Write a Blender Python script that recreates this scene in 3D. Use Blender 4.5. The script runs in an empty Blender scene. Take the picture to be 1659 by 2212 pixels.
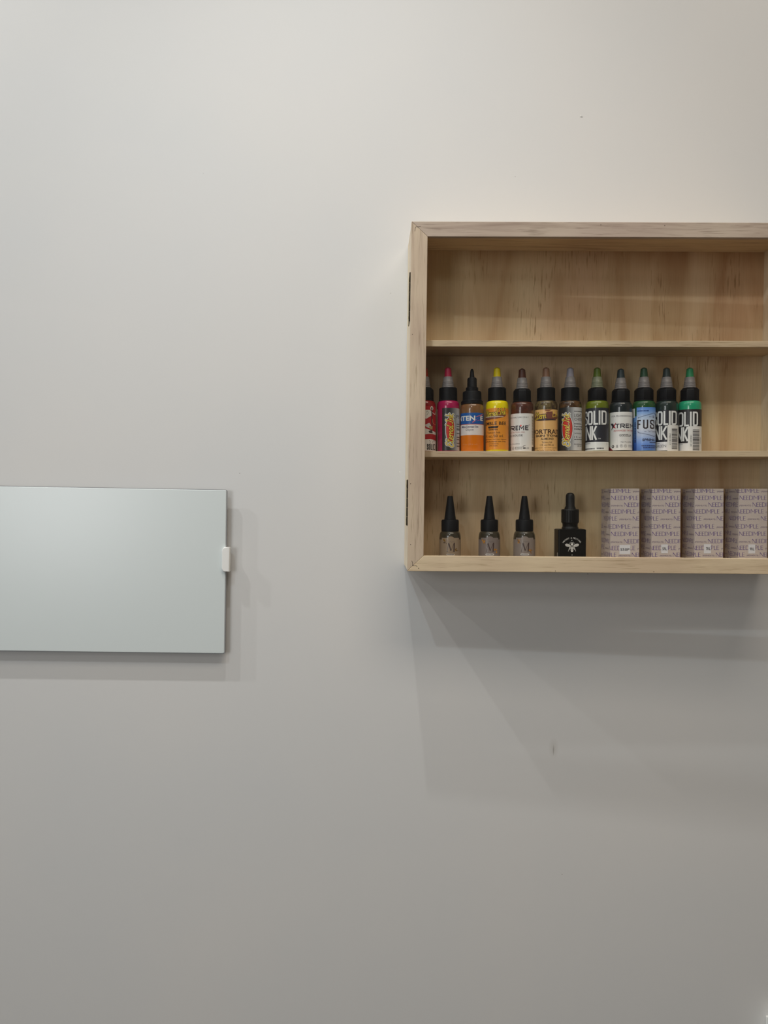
import bpy, bmesh, math, random
from mathutils import Vector, Matrix
from math import sin, cos, asin, atan2, pi, radians

S = bpy.context.scene
COL = S.collection

# ------------------------------------------------------------------ camera
FPX, DIST, EYE = 1600.0, 1.069, 1.35          # focal length (px of 1659x2212), camera to wall, eye height
PSI, PIT, ROL = 0.0215, 0.018, 0.0117
CF = Vector((sin(PSI) * cos(PIT), cos(PSI) * cos(PIT), -sin(PIT)))
r0 = Vector((cos(PSI), -sin(PSI), 0))
u0 = r0.cross(CF)
CR = r0 * cos(ROL) + u0 * sin(ROL)
CU = u0 * cos(ROL) - r0 * sin(ROL)
cam = bpy.data.cameras.new('camera')
cam.sensor_fit = 'AUTO'
cam.sensor_width = 36.0
cam.lens = 36.0 * FPX / 2212.0
cam.clip_start = 0.02
cam_o = bpy.data.objects.new('camera', cam)
m = Matrix((CR, CU, -CF)).transposed().to_4x4()
m.translation = Vector((0, -DIST, EYE))
cam_o.matrix_world = m
COL.objects.link(cam_o)
S.camera = cam_o

# ------------------------------------------------------------------ view, world, lamps
S.view_settings.view_transform = 'Standard'
S.view_settings.look = 'None'
S.view_settings.gamma = 1.0
S.view_settings.use_curve_mapping = False
S.view_settings.exposure = -0.49
W = bpy.data.worlds.new('world')
S.world = W
W.use_nodes = True
W.node_tree.nodes['Background'].inputs[0].default_value = (0.8, 0.85, 1.0, 1)
W.node_tree.nodes['Background'].inputs[1].default_value = 0.0

CEIL = EYE + 1.63
# small ceiling spotlights: x, y, watts, colour, aim on the wall (x, height above eye), cone in degrees
LAMPS = [
    (-0.14, -0.57, 31.0, (1.0, 1.0, 0.99), (0.18, -0.98), 62),
    (-1.08, -0.57, 38.0, (1.0, 1.0, 0.99), (0.15, -0.92), 66),
    (-2.03, -0.57, 48.0, (1.0, 1.0, 0.99), (0.15, -0.85), 66),
    (-0.64, -1.43, 27.0, (0.74, 0.89, 1.0), (0.1, -0.05), 110),
]
for (lx, ly, pw, lc, aim, cone) in LAMPS:
    L = bpy.data.lights.new('ceiling_spotlight', 'SPOT')
    L.energy = pw
    L.color = lc
    L.shadow_soft_size = 0.018
    L.spot_size = radians(cone)
    L.spot_blend = 1.0
    lo = bpy.data.objects.new('ceiling_spotlight', L)
    lo.location = (lx, ly, CEIL - 0.03)
    lo.rotation_euler = (Vector((aim[0], 0, EYE + aim[1])) - lo.location).to_track_quat('-Z', 'Y').to_euler()
    COL.objects.link(lo)
# soft overhead fill added for ambient light, no real panels: x, y, watts, colour
for (lx, ly, pw, lc) in ((0.50, -1.25, 25.0, (1.0, 0.88, 0.75)), (-0.95, -1.2, 1.5, (0.93, 0.98, 1.0))):
    L = bpy.data.lights.new('overhead_fill', 'AREA')
    L.shape = 'RECTANGLE'
    L.size = 1.2
    L.size_y = 0.6
    L.energy = pw
    L.color = lc
    lo = bpy.data.objects.new('overhead_fill', L)
    lo.location = (lx, ly, CEIL - 0.02)
    COL.objects.link(lo)
# added broad fill from across the room, turned to the wall; no known lamp
for (lx, ly, pw, lc) in ((-0.45, -2.95, 27.0, (1.0, 0.99, 0.97)),):
    L = bpy.data.lights.new('far_fill', 'SPOT')
    L.energy = pw
    L.color = lc
    L.shadow_soft_size = 0.25
    L.spot_size = radians(58)
    L.spot_blend = 1.0
    lo = bpy.data.objects.new('far_fill', L)
    lo.location = (lx, ly, CEIL - 0.27)
    lo.rotation_euler = (Vector((0.45, 0, EYE + 0.25)) - lo.location).to_track_quat('-Z', 'Y').to_euler()
    COL.objects.link(lo)
# large fill light added behind the camera to lift shadows, no window there
L = bpy.data.lights.new('rear_fill', 'AREA')
L.shape = 'RECTANGLE'
L.size = 0.95
L.size_y = 1.3
L.energy = 36.0
L.color = (0.97, 0.985, 1.0)
lo = bpy.data.objects.new('rear_fill', L)
lo.location = (-1.85, -3.36, EYE + 0.25)
lo.rotation_euler = (radians(90), 0, 0)
COL.objects.link(lo)

# ------------------------------------------------------------------ helpers
MM = 0.001


def lin(c):
    return tuple(((v / 255) / 12.92) if v / 255 <= 0.04045 else (((v / 255) + 0.055) / 1.055) ** 2.4 for v in c)


def rgba(c):
    return (*lin(c), 1.0)


MATS = {}


def mat(name, colour, rough=0.5, metal=0.0, coat=0.0, spec=0.5, trans=0.0, ior=1.45, sss=0.0):
    if name in MATS:
        return MATS[name]
    M = bpy.data.materials.new(name)
    M.use_nodes = True
    b = M.node_tree.nodes['Principled BSDF']
    b.inputs['Base Color'].default_value = rgba(colour)
    b.inputs['Roughness'].default_value = rough
    b.inputs['Metallic'].default_value = metal
    b.inputs['Coat Weight'].default_value = coat
    b.inputs['Coat Roughness'].default_value = 0.03
    b.inputs['Specular IOR Level'].default_value = spec
    b.inputs['Transmission Weight'].default_value = trans
    b.inputs['IOR'].default_value = ior
    MATS[name] = M
    return M


def nodes_of(M):
    nt = M.node_tree
    return nt, nt.nodes['Principled BSDF'], nt.nodes.new, nt.links.new


def tex_map(M, scale, coord='Object', rnd=False):
    nt, b, new, link = nodes_of(M)
    tc = new('ShaderNodeTexCoord')
    mp = new('ShaderNodeMapping')
    mp.inputs['Scale'].default_value = scale
    link(tc.outputs[coord], mp.inputs['Vector'])
    if rnd:
        oi = new('ShaderNodeObjectInfo')
        ml = new('ShaderNodeMath')
        ml.operation = 'MULTIPLY'
        ml.inputs[1].default_value = 37.0
        link(oi.outputs['Random'], ml.inputs[0])
        link(ml.outputs[0], mp.inputs['Location'])
    return mp.outputs[0]


def noise(M, vec, scale=1.0, detail=4.0, rough=0.55, dist=0.0):
    nt, b, new, link = nodes_of(M)
    n = new('ShaderNodeTexNoise')
    n.inputs['Scale'].default_value = scale
    n.inputs['Detail'].default_value = detail
    n.inputs['Roughness'].default_value = rough
    n.inputs['Distortion'].default_value = dist
    link(vec, n.inputs['Vector'])
    return n.outputs['Fac']


def ramp(M, fac, stops):
    nt, b, new, link = nodes_of(M)
    r = new('ShaderNodeValToRGB')
    el = r.color_ramp.elements
    while len(el) < len(stops):
        el.new(0.5)
    for e, (p, c) in zip(el, stops):
        e.position = p
        e.color = rgba(c) if len(c) == 3 else c
    link(fac, r.inputs['Fac'])
    return r.outputs['Color']


def mix(M, a, bcol, fac, mode='MIX'):
    nt, b, new, link = nodes_of(M)
    x = new('ShaderNodeMix')
    x.data_type = 'RGBA'
    x.blend_type = mode
    if isinstance(fac, float):
        x.inputs['Factor'].default_value = fac
    else:
        link(fac, x.inputs['Factor'])
    for sck, v in ((x.inputs['A'], a), (x.inputs['B'], bcol)):
        pass
    ia = [i for i in x.inputs if i.type == 'RGBA']
    for sck, v in zip(ia, (a, bcol)):
        if isinstance(v, tuple):
            sck.default_value = rgba(v)
        else:
            link(v, sck)
    return [o for o in x.outputs if o.type == 'RGBA'][0]


def bump(M, h, strength, dist=0.001):
    nt, b, new, link = nodes_of(M)
    bp = new('ShaderNodeBump')
    bp.inputs['Strength'].default_value = strength
    bp.inputs['Distance'].default_value = dist
    link(h, bp.inputs['Height'])
    link(bp.outputs[0], b.inputs['Normal'])


def wood(name, base, dark, axis, rough=0.62, streak=1.0):
    """raw softwood, grain running along axis"""
    if name in MATS:
        return MATS[name]
    M = mat(name, base, rough, spec=0.3)
    sc = [55.0, 55.0, 55.0]
    sc[axis] = 4.0
    v = tex_map(M, sc, rnd=True)
    g = noise(M, v, 1.6, 6, 0.6, 0.6)
    c1 = ramp(M, g, [(0.30, dark), (0.50, base), (0.75, tuple(min(255, x + 8) for x in base))])
    sc2 = [420.0, 420.0, 420.0]
    sc2[axis] = 22.0
    v2 = tex_map(M, sc2, rnd=True)
    g2 = noise(M, v2, 1.0, 3, 0.6)
    c2 = ramp(M, g2, [(0.30, tuple(int(x * 0.80) for x in base)), (0.44, (255, 255, 255))])
    c = mix(M, c1, c2, 0.45 * streak, 'MULTIPLY')
    v3 = tex_map(M, [9.0, 9.0, 9.0], rnd=True)
    g3 = noise(M, v3, 1.0, 2, 0.5)
    c3 = ramp(M, g3, [(0.35, (238, 230, 226)), (0.65, (255, 252, 246))])
    c = mix(M, c, c3, 0.8, 'MULTIPLY')
    M.node_tree.links.new(c, M.node_tree.nodes['Principled BSDF'].inputs['Base Color'])
    bump(M, g2, 0.25, 0.0004)
    return M


def link_obj(name, me, material=None, parent=None, loc=None):
    o = bpy.data.objects.new(name, me)
    COL.objects.link(o)
    if material is not None and len(me.materials) == 0:
        me.materials.append(material)
    if parent is not None:
        o.parent = parent
    if loc is not None:
        o.location = loc
    return o


def mesh(name, verts, faces, smooth=None):
    me = bpy.data.meshes.new(name)
    me.from_pydata([tuple(v) for v in verts], [], faces)
    me.validate()
    me.update()
    if smooth is not None:
        me.shade_smooth()
        me.set_sharp_from_angle(angle=radians(smooth))
    return me


def tag(o, label=None, cat=None, group=None, kind=None):
    if label:
        o['label'] = label
    if cat:
        o['category'] = cat
    if group:
        o['group'] = group
    if kind:
        o['kind'] = kind
    return o


def empty(name, loc=(0, 0, 0), rot=(0, 0, 0), parent=None):
    o = bpy.data.objects.new(name, None)
    o.empty_display_size = 0.02
    o.location = loc
    o.rotation_euler = rot
    o.parent = parent
    COL.objects.link(o)
    return o


HEX = [(0, 3, 2, 1), (4, 5, 6, 7), (0, 1, 5, 4), (1, 2, 6, 5), (2, 3, 7, 6), (3, 0, 4, 7)]


def bevelled(bm, w, seg=1):
    if w > 0:
        bmesh.ops.bevel(bm, geom=list(bm.edges), offset=w, segments=seg, profile=0.5, affect='EDGES')


def solid(corners, bev=0.0, seg=1):
    """eight corners: four of the back face counter-clockwise, then four of the front face -> bmesh"""
    bm = bmesh.new()
    vs = [bm.verts.new(c) for c in corners]
    for f in HEX:
        bm.faces.new([vs[i] for i in f])
    bmesh.ops.recalc_face_normals(bm, faces=bm.faces)
    bevelled(bm, bev, seg)
    return bm


def box_bm(x0, x1, y0, y1, z0, z1, bev=0.0, kz=0.0, xr=0.0, seg=1):
    """axis box in mm; kz tilts it: z rises by kz per mm of x from xr"""
    def p(x, y, z):
        return (x * MM, y * MM, (z + kz * (x - xr)) * MM)
    return solid([p(x0, y0, z0), p(x1, y0, z0), p(x1, y0, z1), p(x0, y0, z1),
                  p(x0, y1, z0), p(x1, y1, z0), p(x1, y1, z1), p(x0, y1, z1)], bev * MM, seg)


def bm_obj(name, bm, material, parent=None, smooth=None, loc=None):
    me = bpy.data.meshes.new(name)
    bm.to_mesh(me)
    bm.free()
    if smooth is not None:
        me.shade_smooth()
        me.set_sharp_from_angle(angle=radians(smooth))
    return link_obj(name, me, material, parent, loc)


def weighted(o):
    o.modifiers.new('weighted_normal', 'WEIGHTED_NORMAL').keep_sharp = True
    return o


def lathe(profile, n=40, phase=0.0):
    """profile of (r, z) in mm from bottom to top -> (verts, faces) in m"""
    V, Fc = [], []
    for (r, z) in profile:
        for i in range(n):
            a = 2 * pi * (i + phase) / n
            V.append((r * cos(a) * MM, r * sin(a) * MM, z * MM))
    k = len(profile)
    for j in range(k - 1):
        for i in range(n):
            i2 = (i + 1) % n
            Fc.append((j * n + i, j * n + i2, (j + 1) * n + i2, (j + 1) * n + i))
    Fc.append(tuple(range(n - 1, -1, -1)))
    Fc.append(tuple((k - 1) * n + i for i in range(n)))
    return V, Fc


def arc_pts(p0, p1, c, n=6):
    """quarter-like arc from p0 to p1 bulging to corner c (quadratic)"""
    out = []
    for i in range(n + 1):
        t = i / n
        out.append(((1 - t) ** 2 * p0[0] + 2 * t * (1 - t) * c[0] + t * t * p1[0],
                    (1 - t) ** 2 * p0[1] + 2 * t * (1 - t) * c[1] + t * t * p1[1]))
    return out


PRINT_GAIN = 1.6                             # colours below were measured a little dark


# ------------------------------------------------------------------ flat print: shapes in (s, z) mm with a colour and a layer
class Print:
    def __init__(self):
        self.items = []                        # (verts2d, faces, colour fn or colour, layer)

    def add(self, v, f, col, layer):
        self.items.append((v, f, col, layer))

    def rect(self, s0, s1, z0, z1, col, layer=1):
        self.add([(s0, z0), (s1, z0), (s1, z1), (s0, z1)], [(0, 1, 2, 3)], col, layer)

    def grid(self, s0, s1, z0, z1, n, m_, fn, layer=1):
        v = [(s0 + (s1 - s0) * i / n, z0 + (z1 - z0) * j / m_) for j in range(m_ + 1) for i in range(n + 1)]
        f = [(j * (n + 1) + i, j * (n + 1) + i + 1, (j + 1) * (n + 1) + i + 1, (j + 1) * (n + 1) + i)
             for j in range(m_) for i in range(n)]
        self.add(v, f, fn, layer)

    def poly(self, pts, col, layer=1):
        self.add(list(pts), [tuple(range(len(pts)))], col, layer)

    def rrect(self, s0, s1, z0, z1, r, col, layer=1):
        pts = []
        for (cx, cz, a0) in ((s1 - r, z0 + r, -90), (s1 - r, z1 - r, 0), (s0 + r, z1 - r, 90), (s0 + r, z0 + r, 180)):
            for i in range(5):
                a = radians(a0 + 22.5 * i)
                pts.append((cx + r * cos(a), cz + r * sin(a)))
        self.poly(pts, col, layer)

    def ellipse(self, cs, cz, a, b, col, layer=1, n=28, rot=0.0):
        pts = []
        for i in range(n):
            t = 2 * pi * i / n
            x, y = a * cos(t), b * sin(t)
            pts.append((cs + x * cos(rot) - y * sin(rot), cz + x * sin(rot) + y * cos(rot)))
        self.poly(pts, col, layer)

    def ring(self, cs, cz, r, w, col, layer=1, n=20):
        pts = [(cs + r * cos(2 * pi * i / n), cz + r * sin(2 * pi * i / n)) for i in range(n + 1)]
        self.stroke(pts, w, col, layer)

    def stroke(self, pts, w, col, layer=1, smooth=0, cap=False):
        if smooth:
            pts = catmull(pts, smooth)
        if cap and len(pts) > 1:
            (a, b), (c, d) = pts[0], pts[1]
            l = math.hypot(a - c, b - d) or 1
            pts = [(a + (a - c) / l * w / 2, b + (b - d) / l * w / 2)] + list(pts[1:])
            (a, b), (c, d) = pts[-1], pts[-2]
            l = math.hypot(a - c, b - d) or 1
            pts = list(pts[:-1]) + [(a + (a - c) / l * w / 2, b + (b - d) / l * w / 2)]
        v, f = strip(pts, w)
        self.add(v, f, col, layer)

    def text(self, txt, s0, s1, z0, z1, col, layer=2, bold=0.0, shear=0.0, rot=0):
        """text fitted into a box; rot 90 reads upwards, -90 downwards"""
        v, f = text_shape(txt, bold, shear)
        xs = [p[0] for p in v]
        ys = [p[1] for p in v]
        x0, x1, y0, y1 = min(xs), max(xs), min(ys), max(ys)
        out = []
        for (x, y) in v:
            a, b = (x - x0) / (x1 - x0), (y - y0) / (y1 - y0)
            if rot == 90:
                a, b = 1 - b, a
            elif rot == -90:
                a, b = b, 1 - a
            out.append((s0 + a * (s1 - s0), z0 + b * (z1 - z0)))
        self.add(out, f, col, layer)

    def block(self, txt, spans, z0, z1, t, col, layer=2, serif=False):
        """heavy drawn capitals, one (s0, s1) span per letter, stem width t"""
        for ch, (a, b) in zip(txt, spans):
            for path in GLYPH[ch]:
                pts = [(a + t / 2 + x * (b - a - t), z0 + t / 2 + y * (z1 - z0 - t)) for (x, y) in path]
                self.stroke(pts, t, col, layer, cap=True)

    def script(self, txt, org, ux, uy, h, w, col, layer, hx=1.0):
        """brush script along ux with tops towards uy, x-height unit h"""
        x = 0.0
        for ch in txt:
            if ch == ' ':
                x += 0.25
                continue
            wd, paths = SCRIPT[ch]
            for path in paths:
                pts = [(org[0] + h * ((x + px + 0.22 * py) * hx * ux[0] + py * uy[0]),
                        org[1] + h * ((x + px + 0.22 * py) * hx * ux[1] + py * uy[1])) for (px, py) in path]
                self.stroke(pts, w, col, layer, smooth=5, cap=True)
            x += wd
        return x

    def greek(self, s0, s1, z0, z1, col, layer=2, seed=1):
        """a line of print too small to read"""
        rnd = random.Random(seed)
        s = s0
        while s < s1 - 0.1:
            w = min(s1 - s, rnd.uniform(0.5, 1.6))
            self.rect(s, s + w, z0, z1, col, layer)
            s += w + 0.35

    def build(self, name, mapper, material, parent, step=1.3, cuts=(), clip=None, lift=0.05, base=0.05):
        bm = bmesh.new()
        cl = bm.loops.layers.float_color.new('col')
        ly = bm.faces.layers.int.new('lay')
        for (v, f, col, layer) in self.items:
            bv = [bm.verts.new((p[0], p[1], 0)) for p in v]
            for fc in f:
                if len(set(fc)) < 3:
                    continue
                try:
                    bf = bm.faces.new([bv[i] for i in fc])
                except ValueError:
                    continue
                bf[ly] = layer
                for lp in bf.loops:
                    c = col(lp.vert.co.x, lp.vert.co.y) if callable(col) else col
                    lc_ = lin(c)
                    gn = min(PRINT_GAIN, 0.86 / max(max(lc_), 0.01))
                    lp[cl] = (*[v_ * gn for v_ in lc_], 1.0)
        bmesh.ops.triangulate(bm, faces=[f for f in bm.faces if len(f.verts) > 4])
        for fc in bm.faces:
            if fc.normal.z < 0:
                fc.normal_flip()
        xs = [v.co.x for v in bm.verts]
        pl = list(cuts)
        if step:
            k = math.ceil(min(xs) / step)
            while k * step < max(xs):
                pl.append(k * step)
                k += 1
        for x in pl:
            bmesh.ops.bisect_plane(bm, geom=list(bm.verts) + list(bm.edges) + list(bm.faces), dist=1e-6,
                                   plane_co=(x, 0, 0), plane_no=(1, 0, 0))
        if clip:
            for (co, no) in clip:
                bmesh.ops.bisect_plane(bm, geom=list(bm.verts) + list(bm.edges) + list(bm.faces), dist=1e-6,
                                       plane_co=co, plane_no=no, clear_outer=True)
        lay = {}
        mid = {}
        for fc in bm.faces:
            cx = fc.calc_center_median().x
            for vv in fc.verts:
                lay[vv] = max(lay.get(vv, 0), fc[ly])
                mid[vv] = cx
        # vertices are split per face where a fold lies between faces, so bend by the face's own side
        bmesh.ops.split_edges(bm, edges=[e for e in bm.edges if any(abs(e.verts[0].co.x - c) < 1e-4 and abs(e.verts[1].co.x - c) < 1e-4 for c in cuts)])
        for fc in bm.faces:
            cx = fc.calc_center_median().x
            for vv in fc.verts:
                lay[vv] = max(lay.get(vv, 0), fc[ly])
                mid[vv] = cx
        for v in bm.verts:
            v.co = Vector(mapper(v.co.x, v.co.y, base + lift * lay.get(v, 1), mid.get(v, 0))) * MM
        return bm_obj(name, bm, material, parent)


def catmull(pts, n):
    P = [pts[0]] + list(pts) + [pts[-1]]
    out = []
    for i in range(1, len(P) - 2):
        p0, p1, p2, p3 = P[i - 1], P[i], P[i + 1], P[i + 2]
        for k in range(n):
            t = k / n
            out.append(tuple(0.5 * (2 * p1[d] + (p2[d] - p0[d]) * t + (2 * p0[d] - 5 * p1[d] + 4 * p2[d] - p3[d]) * t * t
                                    + (3 * p1[d] - p0[d] - 3 * p2[d] + p3[d]) * t ** 3) for d in (0, 1)))
    out.append(tuple(pts[-1]))
    return out


def strip(pts, w):
    v, f = [], []
    n = len(pts)
    for i in range(n):
        a = pts[max(0, i - 1)]
        b = pts[i]
        c = pts[min(n - 1, i + 1)]
        d1 = Vector((b[0] - a[0], b[1] - a[1]))
        d2 = Vector((c[0] - b[0], c[1] - b[1]))
        if d1.length < 1e-9:
            d1 = d2
        if d2.length < 1e-9:
            d2 = d1
        if d1.length < 1e-9:
            d1 = d2 = Vector((1, 0))
        d1.normalize()
        d2.normalize()
        n1 = Vector((-d1.y, d1.x))
        n2 = Vector((-d2.y, d2.x))
        m_ = n1 + n2
        if m_.length < 0.3:
            m_ = n1
        m_.normalize()
        k = min(1.8, 1.0 / max(0.3, m_.dot(n1)))
        v.append((b[0] + m_.x * w / 2 * k, b[1] + m_.y * w / 2 * k))
        v.append((b[0] - m_.x * w / 2 * k, b[1] - m_.y * w / 2 * k))
    for i in range(n - 1):
        f.append((2 * i, 2 * i + 1, 2 * i + 3, 2 * i + 2))
    return v, f


_TXT = {}


def text_shape(txt, bold=0.0, shear=0.0):
    key = (txt, bold, shear)
    if key not in _TXT:
        cu = bpy.data.curves.new('lettering_source', 'FONT')
        cu.body = txt
        cu.size = 1.0
        cu.offset = bold
        cu.shear = shear
        cu.resolution_u = 2
        o = bpy.data.objects.new('lettering_source', cu)
        COL.objects.link(o)
        dg = bpy.context.evaluated_depsgraph_get()
        me = o.evaluated_get(dg).to_mesh()
        v = [(p.co.x, p.co.y) for p in me.vertices]
        f = [tuple(p.vertices) for p in me.polygons]
        o.evaluated_get(dg).to_mesh_clear()
        bpy.data.objects.remove(o)
        bpy.data.curves.remove(cu)
        _TXT[key] = (v, f)
    return _TXT[key]


RO = [(0.0, 0.12), (0.0, 0.88), (.05, .94), (.15, .985), (0.3, 1.0), (0.7, 1.0), (.85, .985), (.95, .94), (1.0, 0.88), (1.0, 0.12), (.95, .06), (.85, .015), (0.7, 0.0), (0.3, 0.0), (.15, .015), (.05, .06), (0.0, 0.12)]
GLYPH = {
    'S': [[(1, .70), (1, .88), (.92, .96), (.7, 1), (.3, 1), (.08, .96), (0, .88), (0, .70), (.15, .58), (.85, .42), (1, .30), (1, .12), (.92, .04), (.7, 0), (.3, 0), (.08, .04), (0, .12), (0, .30)]],
    'O': [RO], 'L': [[(0, 1), (0, 0), (1, 0)]], 'I': [[(.5, 0), (.5, 1)]],
    'D': [[(0, 0), (0, 1), (.6, 1), (.85, .975), (.96, .93), (1, .86), (1, .14), (.96, .07), (.85, .025), (.6, 0), (0, 0)]],
    'N': [[(0, 0), (0, 1)], [(1, 0), (1, 1)], [(0, 1), (1, 0)]],
    'K': [[(0, 0), (0, 1)], [(1, 1), (.15, .45)], [(.22, .55), (1, 0)]],
    'X': [[(0, 0), (1, 1)], [(0, 1), (1, 0)]], 'T': [[(0, 1), (1, 1)], [(.5, 1), (.5, 0)]],
    'R': [[(0, 0), (0, 1), (.85, 1), (1, .9), (1, .55), (.85, .45), (0, .45)], [(.45, .45), (1, 0)]],
    'E': [[(1, 1), (0, 1), (0, 0), (1, 0)], [(0, .5), (.85, .5)]],
    'M': [[(0, 0), (0, 1), (.5, .35), (1, 1), (1, 0)]],
    'F': [[(0, 0), (0, 1), (1, 1)], [(0, .52), (.8, .52)]],
    'U': [[(0, 1), (0, .12), (.3, 0), (.7, 0), (1, .12), (1, 1)]],
}
SCRIPT = {
    'E': (.62, [[(.55, .80), (.42, 1.0), (.15, .92), (.14, .65), (.36, .55), (.12, .48), (.0, .22), (.15, -.02), (.42, .02), (.6, .2)]]),
    't': (.38, [[(.2, .95), (.1, .2), (.2, .0), (.38, .12)], [(-.02, .62), (.38, .66)]]),
    'e': (.42, [[(.05, .2), (.3, .33), (.28, .52), (.12, .48), (.05, .2), (.2, .0), (.44, .12)]]),
    'r': (.38, [[(.02, .40), (.14, .52), (.1, .0)], [(.12, .3), (.25, .5), (.38, .46)]]),
    'n': (.45, [[(.03, .5), (.06, .0)], [(.08, .3), (.24, .52), (.34, .4), (.32, .1), (.46, .04)]]),
    'a': (.48, [[(.38, .46), (.2, .52), (.04, .25), (.12, .0), (.28, .08), (.38, .46), (.36, .08), (.5, .04)]]),
    'l': (.30, [[(.18, 1.0), (.08, .6), (.06, .1), (.16, .0), (.3, .1)]]),
    'I': (.40, [[(.05, .85), (.3, 1.0), (.2, .5), (.12, .05), (-.04, .1)]]),
    'k': (.45, [[(.1, 1.0), (.06, .0)], [(.38, .52), (.1, .26), (.42, .0)]]),
}

PRINT = mat('printed_label', (255, 255, 255), 0.42, coat=0.15)
nt = PRINT.node_tree
at_n = nt.nodes.new('ShaderNodeAttribute')
at_n.attribute_name = 'col'
nt.links.new(at_n.outputs['Color'], nt.nodes['Principled BSDF'].inputs['Base Color'])


def cyl(R, phi=0.0):
    """bend (s, z) round a bottle of radius R whose label centre faces phi to the left of straight ahead"""
    def fn(s, z, lift, mid):
        a = s / R - phi
        return ((R + lift) * sin(a), -(R + lift) * cos(a), z)
    return fn


def flat(y):
    def fn(s, z, lift, mid):
        return (s, y - lift, z)
    return fn


# ------------------------------------------------------------------ the room
WALL = mat('wall_paint', (221, 221, 219), 0.55, spec=0.35)
v = tex_map(WALL, (1, 1, 1))
n1 = noise(WALL, v, 3.0, 3, 0.5)
c = ramp(WALL, n1, [(0.3, (219, 220, 219)), (0.7, (224, 223, 220))])
# small scuffs, dents and specks on the paint: x, z, half width, half height (m), colour, strength
MARKS = [(0.3005, 1.902, 0.0028, 0.0014, (120, 118, 112), 0.75), (0.2990, 1.9045, 0.0012, 0.001, (250, 250, 246), 0.9),
         (0.2745, 0.986, 0.0012, 0.009, (110, 104, 96), 0.5), (0.2745, 0.989, 0.008, 0.016, (165, 158, 146), 0.22),
         (0.3205, 1.244, 0.0011, 0.0009, (90, 84, 76), 0.7), (-0.185, 1.384, 0.0009, 0.0009, (96, 92, 88), 0.8),
         (0.0450, 1.389, 0.0011, 0.0013, (255, 255, 252), 0.9), (0.2900, 0.803, 0.0013, 0.0008, (110, 104, 98), 0.6),
         (0.1000, 0.659, 0.0009, 0.0006, (240, 240, 236), 0.8), (0.0290, 1.645, 0.0012, 0.0012, (190, 188, 182), 0.7),
         (0.2060, 1.815, 0.001, 0.001, (150, 146, 140), 0.6), (-0.24, 1.81, 0.0008, 0.0008, (170, 168, 165), 0.5)]
nt, bs, new, link = nodes_of(WALL)
tc = new('ShaderNodeTexCoord')
for (mx, mz, hw, hh, mc, st) in MARKS:
    mp = new('ShaderNodeMapping')
    mp.vector_type = 'POINT'
    mp.inputs['Location'].default_value = (-mx / hw, 0, -mz / hh)
    mp.inputs['Scale'].default_value = (1 / hw, 0.0, 1 / hh)
    link(tc.outputs['Object'], mp.inputs['Vector'])
    ln = new('ShaderNodeVectorMath')
    ln.operation = 'LENGTH'
    link(mp.outputs[0], ln.inputs[0])
    mr = new('ShaderNodeMapRange')
    mr.inputs['From Min'].default_value = 1.0
    mr.inputs['From Max'].default_value = 0.2
    mr.inputs['To Min'].default_value = 0.0
    mr.inputs['To Max'].default_value = st
    link(ln.outputs['Value'], mr.inputs['Value'])
    c = mix(WALL, c, mc, mr.outputs[0])
link(c, bs.inputs['Base Color'])
n2 = noise(WALL, tex_map(WALL, (1, 1, 1)), 260.0, 2, 0.5)
bump(WALL, n2, 0.10, 0.0004)

PLAIN = mat('room_paint', (122, 119, 115), 0.7)
CEILM = mat('ceiling_paint', (228, 227, 224), 0.8)
FLOORM = mat('floor_vinyl', (96, 90, 84), 0.45)
vf = tex_map(FLOORM, (8, 1.2, 1))
cf = ramp(FLOORM, noise(FLOORM, vf, 3, 5, 0.6), [(0.3, (88, 81, 73)), (0.7, (108, 100, 91))])
FLOORM.node_tree.links.new(cf, FLOORM.node_tree.nodes['Principled BSDF'].inputs['Base Color'])
X0, X1, Y1 = -2.4, 1.9, -3.4


def slab(name, x0, x1, y0, y1, z0, z1, m_):
    return tag(bm_obj(name, box_bm(x0 * 1000, x1 * 1000, y0 * 1000, y1 * 1000, z0 * 1000, z1 * 1000), m_), kind='structure')


slab('wall_back', X0 - .1, X1 + .1, 0.0, 0.1, 0, CEIL, WALL)
slab('wall_left', X0 - .1, X0, Y1, 0.0, 0, CEIL, PLAIN)
slab('wall_right', X1, X1 + .1, Y1, 0.0, 0, CEIL, mat('warm_room_paint', (176, 167, 155), 0.7))
slab('wall_front', X0 - .1, X1 + .1, Y1 - .1, Y1, 0, CEIL, PLAIN)
slab('floor', X0 - .1, X1 + .1, Y1 - .1, 0.1, -0.1, 0, FLOORM)
slab('ceiling', X0 - .1, X1 + .1, Y1 - .1, 0.1, CEIL, CEIL + 0.1, CEILM)

# ------------------------------------------------------------------ cabinet (mm, heights from eye level)
CAB = empty('display_cabinet', (0, 0, EYE))
tag(CAB, 'pale raw wood wall cabinet with glass door and two shelves of bottles', 'cabinet')
W_SIDE = wood('pale_wood_upright', (240, 228, 204), (222, 206, 180), 2)
W_DV = wood('greyed_wood_upright', (206, 190, 168), (186, 168, 150), 2)
W_DH = wood('greyed_wood_level', (190, 176, 162), (164, 148, 135), 0)
W_DB = wood('pale_wood_level', (218, 200, 170), (202, 182, 152), 0)
W_SH = wood('shelf_wood', (222, 202, 172), (196, 174, 146), 0)
K = 0.0125                                   # the box hangs a little out of level
XL, XR = 53.0, 575.0
ZB, ZT = -95.0, 363.0
TB = 7.0


def cab_part(name, m_, *a, kz=K, bev=0.5, **k):
    return bm_obj(name, box_bm(*a, bev=bev, kz=kz, xr=XL), m_, CAB)


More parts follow.
